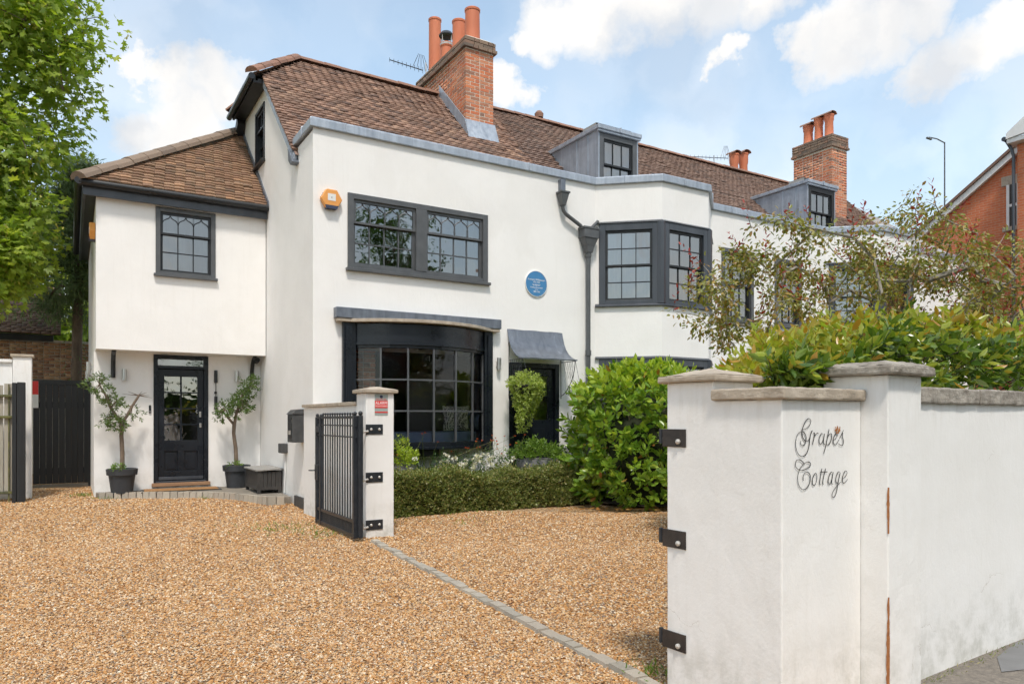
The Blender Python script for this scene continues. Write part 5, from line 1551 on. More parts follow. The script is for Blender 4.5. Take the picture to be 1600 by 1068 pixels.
m = MB(Matrix.Translation((1.203, 14.325, 1.52)) @ Matrix.Rotation(pi / 2, 4, 'X')); m.lathe([(.013, 0), (.012, .004), (.001, .005)], (0, 0, 0), 10); m.build('button', M['steel'], t)
t = thing('security_lamp', 'small black security lamp under the overhang', 'lamp', (3.0, 14.2, 2.5))
m = MB(); m.tube([(2.99, 14.10, 2.49), (2.99, 14.22, 2.46)], .045, 10); m.build('head', M['blacksat'], t, smooth=True)
m = MB(); m.box((2.97, 14.2, 2.46), (3.01, 14.33, 2.5)); m.build('arm', M['blacksat'], t)
# letterbox
t = thing('letter_box', 'dark grey wall letter box with a pitched lid on the cottage side wall', 'letter box', (2.99, 11.3, 1.03))
def lbx(pts, y0, y1): return
x0, x1, y0, y1 = 2.885, 3.094, 11.19, 11.50
m = MB(); m.prism([(x0, y0, 1.03), (x1, y0, 1.03), (x1, y0, 1.46), (x0, y0, 1.46)], (0, y1 - y0, 0)); m.build('body', M['plinth'], t, bevel=.006)
m = MB(); m.prism([(x0 - .02, y0 - .015, 1.46), (x1, y0 - .015, 1.46), (x1, y0 - .015, 1.545), (x0 + .05, y0 - .015, 1.53)], (0, y1 - y0 + .03, 0)); m.build('lid', M['plinth'], t, bevel=.005)
m = MB(); m.box((x0 - .012, y0 + .05, 1.38), (x0, y1 - .05, 1.41)); m.box((x0 - .006, y0 + .04, 1.10), (x0, y1 - .04, 1.33)); m.build('flap', M['blacksat'], t, bevel=.003)
m = MB(); m.box((x0 - .010, y0 + .1, 1.15), (x0 - .006, y1 - .1, 1.21)); m.build('name_plate', M['bolt'], t)
# outlet
t = thing('power_socket', 'grey outdoor power socket low on the cottage side wall', 'socket', (3.05, 12.4, .85))
m = MB(); m.box((2.98, 12.30, .82), (3.093, 12.50, .98)); m.build('case', M['plinth'], t, bevel=.012)
m = MB(); m.tube([(3.07, 12.4, .82), (3.075, 12.4, .5), (3.075, 12.45, .15)], .012, 6); m.build('conduit', M['whiteplastic'], t)
t = thing('meter_box', 'small pale meter box on the wall beside the laurel', 'meter box', (8.0, V, 1.0))
m = MB(); m.box((7.86, V - .12, .98), (8.06, V - .001, 1.36)); m.build('case', M['whiteplastic'], t, bevel=.008)
m = MB(); m.box((7.875, V - .126, 1.0), (8.045, V - .12, 1.34)); m.build('door', M['whiteplastic'], t, bevel=.003)
# storage box
t = thing('storage_box', 'dark timber storage box with a grey lid beside the front step planter', 'storage box', (2.9, 13, .135))
x0, x1, y0, y1 = 2.67, 3.06, 12.60, 13.55
m = MB(); m.box((x0 + .02, y0 + .02, .20), (x1 - .02, y1 - .02, .50)); m.build('carcass', M['boxwood'], t)
for i in range(5):
    a = x0 + .03 + (x1 - x0 - .06) * i / 5; m = MB(); m.box((a + .003, y0 + .004, .20), (a + (x1 - x0 - .06) / 5 - .003, y0 + .02, .50)); m.build('board', M['boxwood'], t)
for i in range(9):
    a = y0 + .04 + (y1 - y0 - .08) * i / 9; m = MB(); m.box((x0 + .004, a + .003, .20), (x0 + .02, a + (y1 - y0 - .08) / 9 - .003, .50)); m.build('board', M['boxwood'], t)
for (x, y) in ((x0, y0), (x1 - .05, y0), (x0, y1 - .05), (x1 - .05, y1 - .05)): m = MB(); m.box((x - .004, y - .004, .136), (x + .05, y + .05, .515)); m.build('leg', M['boxwood'], t, bevel=.003)
m = MB(); m.box((x0 + .05, y0 - .008, .20), (x1 - .05, y0 + .004, .245)); m.box((x0 - .008, y0 + .05, .20), (x0 + .004, y1 - .05, .245)); m.build('bottom_rail', M['boxwood'], t)
m = MB(); m.prism([(x0 - .03, y0 - .03, .515), (x1 + .02, y0 - .03, .53), (x1 + .02, y0 - .03, .555), (x0 - .03, y0 - .03, .54)], (0, y1 - y0 + .06, 0)); m.build('lid', M['boxlid'], t, bevel=.004)

# TV aerials
def yagi(label, P, Q, mast, n):
    t = thing('tv_aerial', label, 'aerial', mast[0])
    P, Q = Vector(P), Vector(Q)
    m = MB(); m.tube(mast, .016, 6); m.build('mast', M['steel'], t)
    m = MB(); m.tube([P, Q], .011, 6); m.build('boom', M['iron'], t)
    d = (Q - P).normalized(); s_ = d.cross(Vector((0, 0, 1))).normalized(); u_ = Vector((0, 0, 1))
    m = MB()
    for i in range(n):
        c = P + (Q - P) * i / (n - 1); w = .10 + .05 * i / n
        m.tube([c - u_ * w * .5, c + u_ * w * .5], .006, 4)
    m.build('directors', M['iron'], t)
    m = MB()
    for k in (-.22, -.11, 0, .11, .22): m.tube([Q + u_ * .05 - s_ * .1 + d * k, Q + u_ * .42 - s_ * .1 + d * (k * .3)], .006, 4)
    m.build('reflector', M['iron'], t)
yagi('thin TV aerial left of the cottage chimney pots', (6.36, 16.0, 9.74), (7.2, 16.0, 9.70), [(7.30, 15.95, 8.5), (7.28, 16.0, 9.9)], 9)
yagi('thin TV aerial above the terraced roof beside twin chimney pots', (15.5, 16.0, 9.20), (17.6, 16.0, 9.52), [(16.87, 15.9, 8.0), (16.87, 15.9, 9.45)], 14)
# street lamp far behind
t = thing('street_lamp', 'tall thin grey street lamp rising behind the red-leaved tree', 'street lamp', (29.96, 16, 0))
m = MB(); m.tube([(29.96, 16, 0), (29.96, 16, 6), (29.96, 16, 12.45)], [.045, .036, .024], 10); m.build('pole', M['grey'], t, smooth=True)
m = MB(); m.tube([(29.96, 16, 12.42), (29.2, 15.9, 12.40), (28.6, 15.85, 12.32)], .024, 8); m.build('arm', M['grey'], t, smooth=True)
m = MB(); m.frustum((28.4, 15.80, 12.24), (28.75, 15.90, 0), (28.42, 15.82, 12.31), (28.7, 15.88, 0)); m.build('lantern', M['grey'], t, bevel=.02)

# ================================================================== left boundary: side gate, pillar, fence
t = thing('side_gate', 'black boarded timber side gate between white pillar and wing', 'gate', (-.13, 16.9, 0))
nb = 9; x0, x1 = -.62, .335
for i in range(nb):
    a, b = x0 + (x1 - x0) * i / nb, x0 + (x1 - x0) * (i + 1) / nb
    m = MB(); m.box((a + .0015, 16.90 + random.uniform(-.004, .004), .12), (b - .0015, 16.925, 2.06)); m.build('board', M['blackwood'], t, bevel=.004)
m = MB(); m.box((x0, 16.88, 2.06), (x1, 16.93, 2.15)); m.box((x0, 16.926, .3), (x1, 16.96, .42)); m.box((x0, 16.926, 1.6), (x1, 16.96, 1.72)); m.build('ledge', M['blackwood'], t)
m = MB(); m.box((x0, 16.86, .03), (x1, 16.96, .10)); m.build('gravel_board', M['concrete'], t)
m = MB(); m.box((x1 - .03, 16.84, .03), (x1 + .01, 16.89, 2.1)); m.build('gate_post', M['blackwood'], t)
t = thing('boundary_pillar', 'slim white boundary pillar with a stone cap beside the black side gate', 'pillar', (-.68, 14.7, 0))
m = MB(); m.box((-.82, 14.62, 0), (-.555, 14.88, 2.42)); m.build('shaft', M['wallrender'], t, bevel=.008)
m = MB(); m.box((-.85, 14.59, 2.42), (-.525, 14.91, 2.465)); m.build('cap', M['stone'], t, bevel=.008)
m = MB(); m.box((-3.6, 14.72, 0), (-.83, 14.9, 2.33)); m.box((-3.6, 14.68, 2.33), (-.83, 14.94, 2.38)); m.build('side_wall', M['wallrender'], t)
t = thing('warning_notice', 'small red and white notice beside the black side gate', 'sign', (-.5, 16.85, 1.9))
m = MB(); m.box((-.64, 16.86, 1.60), (-.53, 16.868, 2.12)); m.build('plate', M['whiteplastic'], t)
m = MB(); m.box((-.638, 16.857, 1.86), (-.532, 16.86, 2.118)); m.build('red_field', M['red'], t)
t = thing('boarded_fence', 'pale boarded fence panel with mossy iron rails at the far left', 'fence', (-1.2, 14.2, 0))
xx = -2.6
while xx < -.80:
    m = MB(); m.box((xx + .006, 14.30, .22), (xx + .112, 14.325, 1.95 + random.uniform(-.02, .02))); m.build('board', M['fence'], t, bevel=.004); xx += .12
for z in (1.76, 1.42, .20): m = MB(); m.box((-2.6, 14.24, z - .02), (-.70, 14.295, z + .02)); m.build('rail', M['mossyiron'], t, bevel=.006)
for i in range(12): x = -2.5 + i * .15; m = MB(); m.tube([(x, 14.27, .05), (x, 14.27, 1.95)], .011, 6); m.build('bar', M['mossyiron'], t)
for (a, b, z) in ((-.735, -.62, 1.98), (-.80, -.738, 1.97)): m = MB(); m.box((a, 14.10, 0), (b, 14.22, z)); m.build('post', M['blackwood'], t, bevel=.01)

# outbuilding behind the side gate
ob = thing('outbuilding', 'low yellow brick outbuilding with a dark tiled roof behind the side gate', 'building', (-1.5, 21, 0))
m = MB(); m.box((-6, 21.02, 0), (1.6, 25, 3.30)); m.build('wall', M['mortar'], ob)
bf = brick_face((-2.6, 20.995, 1.9), (1, 0, 0), (0, -1, 0), 4.1, 1.4, th=.04)
pieces('brick', 'brickwork', BOX_T, bf, M['stockbrick'], ob, 0)
m = MB(); m.box((-6.1, 20.80, 3.25), (-.35, 20.9, 3.40)); m.build('fascia', M['blacksat'], ob)
m = MB(); m.add([(-6.2, 20.75, 3.40), (-.2, 20.75, 3.40), (-.2, 23.1, 4.9), (-6.2, 23.1, 4.9)], [(0, 1, 2, 3)]); orf = m.build('roof', M['greytile'], ob)
multi('roof_tiles', TILE_T, tile_mats((-6.2, 20.75, 3.42), FX, Vector((0, 1, .64)), lambda t_: (2.0, 6.0), 22, gauge=.12, w=.2), M['greytile'], orf, 'stuff')

# red brick house at the far right
rh = thing('brick_house', 'orange red brick house with white verges behind the tree at far right', 'house', (24, 12, 0))
m = MB(); yA, zA = 9.3, 10.35
m.add([(24, 16.5, 0), (24, 16.5, 5.5), (24, yA, zA - .06), (24, 5.0, 7.1), (24, 5.0, 0)], [(0, 1, 2, 3, 4)])
m.add([(24, 5, 0), (34, 5, 0), (34, 5, 7.2), (24, 5, 7.2)], [(0, 1, 2, 3)])
m.build('wall', M['redbrickwall'], rh)
m = MB(); m.prism([(23.84, 16.9, 5.06), (23.84, yA, zA - .24), (23.84, yA, zA - .04), (23.84, 16.9, 5.26)], (.12, 0, 0)); m.build('verge_board', M['whiteplastic'], rh)
m = MB(); m.prism([(23.78, 17.0, 5.20), (23.78, yA, zA - .035), (23.78, yA, zA + .06), (23.78, 17.0, 5.30)], (10.5, 0, 0)); m.prism([(23.78, 4.6, 6.9), (23.78, yA, zA - .035), (23.78, yA, zA + .06), (23.78, 4.6, 7.0)], (10.5, 0, 0)); m.build('roof', M['tile'], rh)
m = MB(); m.box((23.2, 8.0, 0), (24.0, 10.36, 9.3)); m.build('chimney_breast', M['redbrickwall'], rh)
m = MB(); m.prism([(22.85, 7.8, 9.60), (22.85, 10.5, 9.36), (22.85, 10.5, 9.52), (22.85, 8.6, 10.9), (22.85, 7.8, 10.6)], (.12, 0, 0)); m.build('gable_board', M['whiteplastic'], rh)
m = MB(); m.box((22.9, 7.8, 9.24), (24.0, 10.5, 9.36)); m.build('eaves', M['whiteplastic'], rh)
m = MB(); m.tube([(23.95, 10.58, 9.40), (22.9, 10.58, 9.40)], .065, 10); m.tube([(23.05, 10.57, 9.36), (23.10, 10.46, 9.1), (23.12, 10.42, 8.9), (23.12, 10.42, 0)], .045, 8); m.build('gutter', M['slategrey'], rh, smooth=True)
for (ya, yb, z0, z1) in ((10.62, 10.98, 7.1, 8.35), (11.6, 12.6, 2.9, 4.4)):
    m = MB(); m.box((23.95, ya - .15, z1), (24.02, yb + .15, z1 + .28)); m.build('lintel', M['stone'], rh)
    m = MB(); m.box((23.94, ya, z0), (24.02, yb, z1)); w = m.build('window', M['innerdark'], rh)
    m = MB(); m.box((23.92, ya, z0), (23.94, ya + .08, z1)); m.box((23.92, yb - .08, z0), (23.94, yb, z1)); m.box((23.92, ya + .08, (z0 + z1) / 2 - .04), (23.94, yb - .08, (z0 + z1) / 2 + .04)); m.build('frame', M['whiteplastic'], w)
    m = MB(); m.box((23.9, ya - .1, z0 - .12), (24.02, yb + .1, z0)); m.build('sill', M['stone'], w)
m = MB(); m.tube([(23.9, 12.95, 0), (23.9, 12.95, 6.2)], .055, 8); m.build('downpipe', M['whiteplastic'], rh)

# house across the road, seen only in the glass
oh_ = thing('brick_house', 'red brick house across the road, seen mirrored in the front door glass', 'house', (-6, -18, 0))
def gable_house(t, x0, x1, y0, y1, ze, zr, wins):
    m = MB(); m.add([(x0, y1, 0), (x1, y1, 0), (x1, y1, ze), ((x0 + x1) / 2, y1, zr), (x0, y1, ze)], [(0, 1, 2, 3, 4)])
    m.add([(x0, y0, 0), (x0, y1, 0), (x0, y1, ze), (x0, y0, ze)], [(0, 1, 2, 3)]); m.add([(x1, y0, 0), (x1, y1, 0), (x1, y1, ze), (x1, y0, ze)], [(0, 1, 2, 3)])
    m.build('wall', M['darkbrickwall'], t)
    m = MB(); xm = (x0 + x1) / 2
    m.prism([(x0 - .4, y1 + .3, ze - .3), (xm, y1 + .3, zr + .05), (xm, y1 + .3, zr + .3), (x0 - .4, y1 + .3, ze - .05)], (0, y0 - y1 - .3, 0)); m.prism([(x1 + .4, y1 + .3, ze - .3), (xm, y1 + .3, zr + .05), (xm, y1 + .3, zr + .3), (x1 + .4, y1 + .3, ze - .05)], (0, y0 - y1 - .3, 0))
    m.build('roof', M['greytile'], t)
    for (a, b, c, d) in wins:
        m = MB(); m.box((a, y1 - .02, b), (c, y1 + .06, d)); w = m.build('window', M['whiteplastic'], t)
        for i in range(3):
            for j in range(3):
                m = MB(); e = (c - a) / 3; f = (d - b) / 3; m.box((a + i * e + .05, y1 + .06, b + j * f + .05), (a + i * e + e - .05, y1 + .065, b + j * f + f - .05)); m.build('pane', M['innerdark'], w)
gable_house(oh_, -11, -2.2, -30, -19, 5.6, 9.4, [(-9.6, .9, -7.6, 2.6), (-5.6, .9, -3.6, 2.6), (-9.4, 3.6, -7.8, 5.2), (-5.4, 3.6, -3.8, 5.2)])
oh2 = thing('brick_house', 'dark gabled brick house across the road, mirrored in the canted bay glass', 'house', (14, -22, 0))
gable_house(oh2, 19, 29, -34, -22, 6.2, 11.2, [(21, .9, 23, 2.6), (25, .9, 27, 2.6), (21.2, 3.8, 22.8, 5.4)])

# ================================================================== planting
LEAF_T = template([(0, 0, 0), (-.17, .30, .035), (-.155, .68, .03), (0, 1, -.06), (.155, .68, .03), (.17, .30, .035), (0, .30, -.01), (0, .68, -.015)],
                  [(0, 6, 1), (6, 7, 2, 1), (7, 3, 2), (0, 5, 6), (5, 4, 7, 6), (4, 3, 7)])
BROAD_T = template([(0, 0, 0), (-.20, .28, .04), (-.21, .66, .03), (0, 1, -.08), (.21, .66, .03), (.20, .28, .04), (0, .30, -.02), (0, .68, -.03)], [(0, 6, 1), (6, 7, 2, 1), (7, 3, 2), (0, 5, 6), (5, 4, 7, 6), (4, 3, 7)])
SMALL_T = template([(0, 0, 0), (-.24, .5, .05), (0, 1, -.02), (.24, .5, .05)], [(0, 3, 2, 1)])
NARROW_T = template([(0, 0, 0), (-.07, .4, .0), (0, 1, -.05), (.07, .4, 0)], [(0, 3, 2, 1)])
def lobed():
    ang = [(-90, .08), (-150, .34), (-172, .46), (170, .30), (140, .52), (128, .56), (112, .32), (95, .55), (90, .64), (85, .55), (68, .32), (52, .56), (40, .52), (10, .30), (-8, .46), (-30, .34)]
    vs = [(0, .36, -.03)] + [(r * cos(radians(a)) * .95, .36 + r * sin(radians(a)), .05 * abs(cos(radians(a))) * r) for a, r in ang]
    n = len(ang)
    return template(vs, [(0, 1 + (i + 1) % n, 1 + i) for i in range(n)])
LOBED_T = lobed()
OVAL_T = template([(0, 0, 0), (-.26, .42, .05), (-.16, .80, .03), (0, 1, -.04), (.16, .80, .03), (.26, .42, .05)], [(0, 3, 2, 1), (0, 5, 4, 3)])
PETAL_T = template([(0, 0, 0), (-.3, .45, .12), (-.2, .9, .05), (.2, .9, .05), (.3, .45, .12)], [(0, 4, 3, 2, 1)])


def unit(a):
    return a / np.maximum(1e-9, np.linalg.norm(a, axis=-1, keepdims=True))


def rdir(n):
    return unit(rng.normal(size=(n, 3)))


def leafmats(pos, d, up, size):
    d = unit(d); x = unit(np.cross(d, up)); z = np.cross(x, d)
    m = np.zeros((len(pos), 4, 4)); s = np.asarray(size).reshape(-1, 1) * np.ones((len(pos), 1))
    m[:, :3, 0] = x * s; m[:, :3, 1] = d * s; m[:, :3, 2] = z * s; m[:, :3, 3] = pos; m[:, 3, 3] = 1
    return m


def shoots(base, axis, L, n, size, ang=50, sv=.25, jit=.25):
    """leafy shoots; returns leaf matrices and the position of each leaf along its shoot (0 foot, 1 tip)"""
    N = len(base); axis = unit(axis)
    ref = np.where(np.abs(axis[:, 2:3]) < .9, np.array([[0, 0, 1.]]), np.array([[1., 0, 0]]))
    a = unit(np.cross(axis, ref)); b = np.cross(axis, a)
    k = np.tile(np.arange(n), N); i = np.repeat(np.arange(N), n)
    t = (k + .5) / n
    ph = k * 2.4 + rng.uniform(0, 6.28, N)[i]
    Ls = (L * rng.uniform(.7, 1.25, N))[i]
    pos = base[i] + axis[i] * (t * Ls)[:, None]
    al = np.radians(ang * (1.25 - .75 * t)) + rng.normal(0, jit, len(k)) * .5
    rad = a[i] * np.cos(ph)[:, None] + b[i] * np.sin(ph)[:, None]
    d = axis[i] * np.cos(al)[:, None] + rad * np.sin(al)[:, None]
    d = d + rng.normal(0, jit * .4, d.shape); d[:, 2] -= .10
    up = axis[i] * np.sin(al)[:, None] - rad * np.cos(al)[:, None] + rng.normal(0, .25, d.shape)
    up = -up + 2 * axis[i] * .6
    sz = size * (1 - .25 * np.abs(t - .5)) * rng.uniform(1 - sv, 1 + sv, len(k))
    return leafmats(pos, d, up, sz), t, i


def stems(mbs, base, axis, L, r=.004):
    for p, d in zip(base, unit(axis)): mbs.tube([p - d * L * .8, p + d * L * .9], [r, r * .5], 4, cap=False)


def foliage(parent, name, tpl, mats, mat_, indiv=0, leafname='leaf'):
    if indiv: pieces(leafname, name, tpl, mats, mat_, parent, indiv)
    else: multi(name, tpl, mats, mat_, parent, 'stuff')


M['photinia'] = leafmat('photinia_leaf', [(.055, .115, .020), (.11, .19, .028), (.20, .28, .036), (.08, .15, .025), (.28, .33, .042)], .24, .3, .6)
M['phottip'] = leafmat('photinia_young_leaf', [(.32, .38, .050), (.40, .36, .045), (.46, .22, .040), (.28, .38, .05), (.38, .38, .05), (.34, .40, .055), (.42, .32, .045)], .3, .4, .5)
M['laurel'] = leafmat('laurel_leaf', [(.11, .22, .026), (.18, .32, .036), (.28, .42, .046), (.14, .26, .03), (.38, .48, .055)], .28, .3, .6)
M['laureltip'] = leafmat('laurel_young_leaf', [(.34, .46, .045), (.42, .50, .06), (.29, .42, .04)], .32, .4, .5)
M['deadleaf'] = leafmat('dead_leaf', [(.42, .20, .05), (.33, .15, .04), (.46, .27, .07)], .6, .2)
M['box'] = leafmat('box_hedge_leaf', [(.10, .145, .034), (.165, .22, .05), (.26, .29, .08), (.13, .175, .044), (.40, .34, .14), (.19, .235, .06)], .4, .25)
M['boxcore'] = simple('hedge_shade', (.016, .022, .008), (.026, .032, .012), 30, .95)  # near-black filling: the shade inside the foliage is put into its colour
M['sycamore'] = leafmat('sycamore_leaf', [(.19, .29, .046), (.28, .39, .060), (.38, .48, .075), (.23, .33, .07), (.48, .54, .09)], .45, .52)
M['sycseed'] = leafmat('sycamore_keys', [(.34, .33, .06), (.40, .36, .08), (.28, .31, .06)], .5, .4)
M['conifer'] = leafmat('cypress_spray', [(.11, .17, .07), (.15, .22, .09), (.20, .27, .11), (.12, .18, .08)], .6, .2)
M['crab'] = leafmat('bronze_green_leaf', [(.16, .195, .042), (.23, .245, .052), (.32, .30, .066), (.18, .22, .05), (.40, .29, .08), (.32, .17, .06)], .4, .3)
M['crabred'] = leafmat('red_young_leaf', [(.30, .030, .022), (.36, .045, .030), (.22, .030, .028)], .4, .35)
M['olive'] = leafmat('bay_leaf', [(.055, .105, .026), (.09, .155, .034), (.14, .21, .048), (.075, .13, .032)], .38, .25)
M['shrub'] = leafmat('shrub_leaf', [(.095, .19, .026), (.15, .26, .036), (.21, .32, .05), (.115, .21, .03)], .4, .35)
M['trail'] = leafmat('lime_trailing_leaf', [(.36, .45, .09), (.44, .52, .14), (.30, .40, .08), (.50, .55, .20)], .5, .45)
M['rose'] = leafmat('rose_leaf', [(.045, .10, .022), (.07, .14, .03), (.05, .115, .026)], .4, .3)
M['petal'] = leafmat('white_petal', [(.82, .80, .78), (.78, .74, .74), (.84, .83, .80)], .6, .3)
M['geum'] = leafmat('orange_petal', [(.72, .16, .05), (.66, .11, .04), (.75, .24, .08)], .5, .3)
M['streettree'] = leafmat('street_tree_leaf', [(.045, .10, .02), (.07, .14, .025), (.09, .17, .03)], .5, .35)

# ---- glossy hedge behind the road wall
ph = thing('photinia_hedge', 'tall glossy evergreen hedge with orange young leaves behind the road wall', 'hedge', (5.5, 3.2, 0))
def gl(a, b, c): return np.stack([GM[0][0] * a + GM[0][1] * b + GM[0][3], GM[1][0] * a + GM[1][1] * b + GM[1][3], c], -1)
def hz(a):
    t = np.clip((a - .75) / 1.3, 0, 1); t = t * t * (3 - 2 * t)
    return 1.57 + .49 * t + .05 * np.sin(a * 2.3) + .035 * np.sin(a * 5.1 + 1) - .06 * np.clip((a - 2.2) / 2, 0, 1)
N = 1700
a_ = .36 + (rng.random(N) ** 1.5) * 8.2
f_ = rng.random(N)
top = f_ < .55
b_ = np.where(top, rng.uniform(.34, 1.5, N), rng.uniform(.30, .42, N))
c_ = np.where(top, hz(a_) - .10 + rng.normal(0, .05, N) - .10 * np.abs(b_ - .9) ** 2, rng.uniform(1.15, 1.9, N))
c_ = np.minimum(c_, hz(a_))
a_ = np.maximum(a_, .36 + np.clip(b_ - .42, 0, 2) * 1.05 + rng.random(N) * .3)
base = gl(a_, b_, c_)
ax = np.stack([rng.normal(-.1, .35, N), rng.normal(-.25, .35, N) - np.where(top, 0, .75), np.where(top, 1.0, .45) + rng.normal(0, .2, N)], -1)
Lm, lt_, li = shoots(base, ax, .15, 10, .092, 66)
tipshoot = top & (c_ > hz(a_) - .26) & (rng.random(N) < .92)
young = (tipshoot[li] & (lt_ > .25)) | ((lt_ > .8) & (rng.random(len(lt_)) < .35))
foliage(ph, 'leaves', LEAF_T, Lm[~young], M['photinia'], 170)
foliage(ph, 'young_leaves', LEAF_T, Lm[young], M['phottip'], 130, 'young_leaf')
mbs = MB(); stems(mbs, base[:700], ax[:700], .14, .004)
for k in range(26):
    a = 1.0 + k * .3; q = gl(np.array([a]), np.array([.8]), np.array([0.]))[0]; tp = gl(np.array([a + random.uniform(-.15, .15)]), np.array([random.uniform(.5, 1.1)]), np.array([1.6]))[0]
    mbs.tube([q, (q + tp) / 2 + np.array([.05, .03, 0]), tp], [.018, .014, .008], 5)
mbs.build('stems', M['barkdark'], ph)
core = MB(GM); core.prism([(.46, .46, 0), (8.6, .46, 0), (8.6, 1.25, 0), (1.45, 1.25, 0)], (0, 0, 1.48)); core.build('shade_core', M['boxcore'], ph)  # solid dark block behind the leaves, coloured as the hedge's inner shade

# ---- laurel bushes
def laurel(label, c, rad, zt, N, size, indiv, lean=0):
    t = thing('laurel_bush', label, 'shrub', (c[0], c[1], 0))
    u_ = rng.random(N); th = rng.uniform(0, 2 * pi, N)
    # mostly the side seen from the drive, the whole shell built all the same
    z = rng.random(N) ** .8 * zt
    prof = np.clip(1.0 - np.clip((z / zt - .72) / .28, 0, 1) ** 2.2 * .75 - np.clip((.18 - z / zt) / .18, 0, 1) * .25, .1, 1.1)
    bump_ = 1 + .10 * np.sin(th * 5 + z * 3) + .08 * np.sin(th * 9 - z * 5)
    r = prof * bump_ * np.where(rng.random(N) < .8, rng.uniform(.84, 1.02, N), rng.uniform(.4, .85, N))
    base = np.stack([c[0] + np.cos(th) * rad[0] * r, c[1] + np.sin(th) * rad[1] * r, z], -1)
    ax = np.stack([np.cos(th) * .75, np.sin(th) * .75, .45 + 1.2 * (z / zt) ** 3], -1) + rng.normal(0, .25, (N, 3))
    Lm, lt_, li = shoots(base, ax, .20, 8, size, 55)
    young = (base[li, 2] > zt * .80) & (lt_ > .3) & (rng.random(len(lt_)) < .75) | ((lt_ > .75) & (rng.random(len(lt_)) < .18))
    dead = (rng.random(len(lt_)) < .02) & ~young
    foliage(t, 'leaves', BROAD_T, Lm[~young & ~dead], M['laurel'], indiv)
    foliage(t, 'young_leaves', BROAD_T, Lm[young], M['laureltip'], indiv // 4, 'young_leaf')
    foliage(t, 'dead_leaves', LEAF_T, Lm[dead], M['deadleaf'])
    mbs = MB()
    for k in range(14):
        w = 2 * pi * k / 14; q = Vector((c[0] + .2 * cos(w), c[1] + .2 * sin(w), 0)); e = Vector((c[0] + rad[0] * .7 * cos(w), c[1] + rad[1] * .7 * sin(w), zt * random.uniform(.6, .85)))
        mbs.tube([q, (q * .5 + e * .5) + Vector((0, 0, .2)), e], [.03, .02, .008], 5)
    stems(mbs, base[:N // 2], ax[:N // 2], .15, .005)
    mbs.build('stems', M['bark'], t)
    m = MB(); m.lathe([(rad[0] * .35, .05), (rad[0] * .66, zt * .3), (rad[0] * .66, zt * .6), (rad[0] * .3, zt * .8), (.01, zt * .84)], (c[0], c[1], 0), 12); m.build('shade_core', M['boxcore'], t)  # dark solid in the bush, its colour stands for shade between the leaves
laurel('big bright green laurel bush between the garden door and the lettered wall', (8.05, 9.05), (1.14, 1.05), 2.12, 1050, .145, 220)
laurel('low lime green laurel showing above the right gate pier', (7.3, 6.3), (.95, .75), 1.85, 420, .12, 60)

# ---- clipped box hedge
bh = thing('box_hedge', 'low clipped box hedge with browned tips along the flower bed', 'hedge', (5.4, 9.8, 0))
N = 36000
x = rng.uniform(3.40, 7.45, N); fc = rng.random(N)
hh = .56 + .03 * np.sin(x * 3.1) + .02 * np.sin(x * 7.7 + 1) - .012 * (x - 3.4)
y = np.where(fc < .6, 9.58, rng.uniform(9.56, 10.05, N)); z = np.where(fc < .6, rng.random(N) * hh, hh)
off = .030 * np.sin(x * 6.3 + z * 5) + .022 * np.sin(x * 13 - z * 9) + .015 * np.sin(x * 29 + z * 23)
y = y + off * (fc < .6) - .03 * np.clip(1 - abs(z - .25) / .25, 0, 1) + .02 * (x - 5.4) * 0; z = z + off * (fc >= .6) + rng.normal(0, .018, N) + np.where((fc > .90), rng.random(N) * .09, 0)
pos = np.stack([x + rng.normal(0, .012, N), y + rng.normal(0, .02, N), np.maximum(.02, z)], -1)
d = rdir(N) * .8 + np.where((fc < .6)[:, None], np.array([[0, -.7, .35]]), np.array([[0, -.1, .9]]))
foliage(bh, 'leaves', SMALL_T, leafmats(pos, d, rdir(N), rng.uniform(.024, .052, N)), M['box'])
n = 2300; x = rng.uniform(3.42, 7.42, n); fc = rng.random(n) < .55; hh = .57 + .03 * np.sin(x * 3.1) + .02 * np.sin(x * 7.7 + 1) - .012 * (x - 3.4); z = np.where(fc, rng.random(n) * hh, hh - .02)
p_ = np.stack([x, np.where(fc, 9.545 + .03 * np.sin(x * 6.3 + z * 5), rng.uniform(9.56, 10.05, n)), z], -1)
Lm, _, _ = shoots(p_, np.where(fc[:, None], np.array([[0, -.8, .6]]), np.array([[0, -.1, 1.]])) + rng.normal(0, .4, (n, 3)), .06, 7, .034, 55)
foliage(bh, 'sprigs', OVAL_T, Lm, M['box'])
m = MB(); m.box((3.44, 9.64, 0), (7.40, 10.0, .50)); m.build('shade_core', M['boxcore'], bh, bevel=.05)  # solid block coloured as shade within the box hedge

# ---- bowl planters with shrubs
def ball_shrub(parent, c, r, n, size, mat_, tpl=LEAF_T, squash=.75, name='leaves'):
    d = rdir(n); d[:, 2] = np.abs(d[:, 2]) * 1.1 - .25; d = unit(d)
    rr = rng.uniform(.6, 1.08, n)[:, None] * (1 + .12 * np.sin(d[:, :1] * 7 + d[:, 1:2] * 5))
    pos = np.array(c) + d * rr * np.array([r, r, r * squash])
    Lm, t_, i_ = shoots(pos, d + np.array([[0, 0, .7]]) + rng.normal(0, .3, (n, 3)), size * 1.6, 6, size, 50)
    foliage(parent, name, tpl, Lm, mat_)
def bowl(label, c, r, h, zb=0):
    t = thing('bowl_planter', label, 'planter', (c[0], c[1], zb))
    m = MB(); m.lathe([(r * .55, 0), (r * .8, h * .25), (r * .98, h * .65), (r * 1.0, h * .92), (r * .97, h), (r * .90, h), (r * .88, h - .05), (.01, h - .06)], (c[0], c[1], zb), 28); m.build('bowl', M['slab'], t, smooth=True)
    m = MB(); m.lathe([(r * .89, h - .045), (.01, h - .03)], (c[0], c[1], zb), 20); m.build('soil', M['soil'], t)
    return t
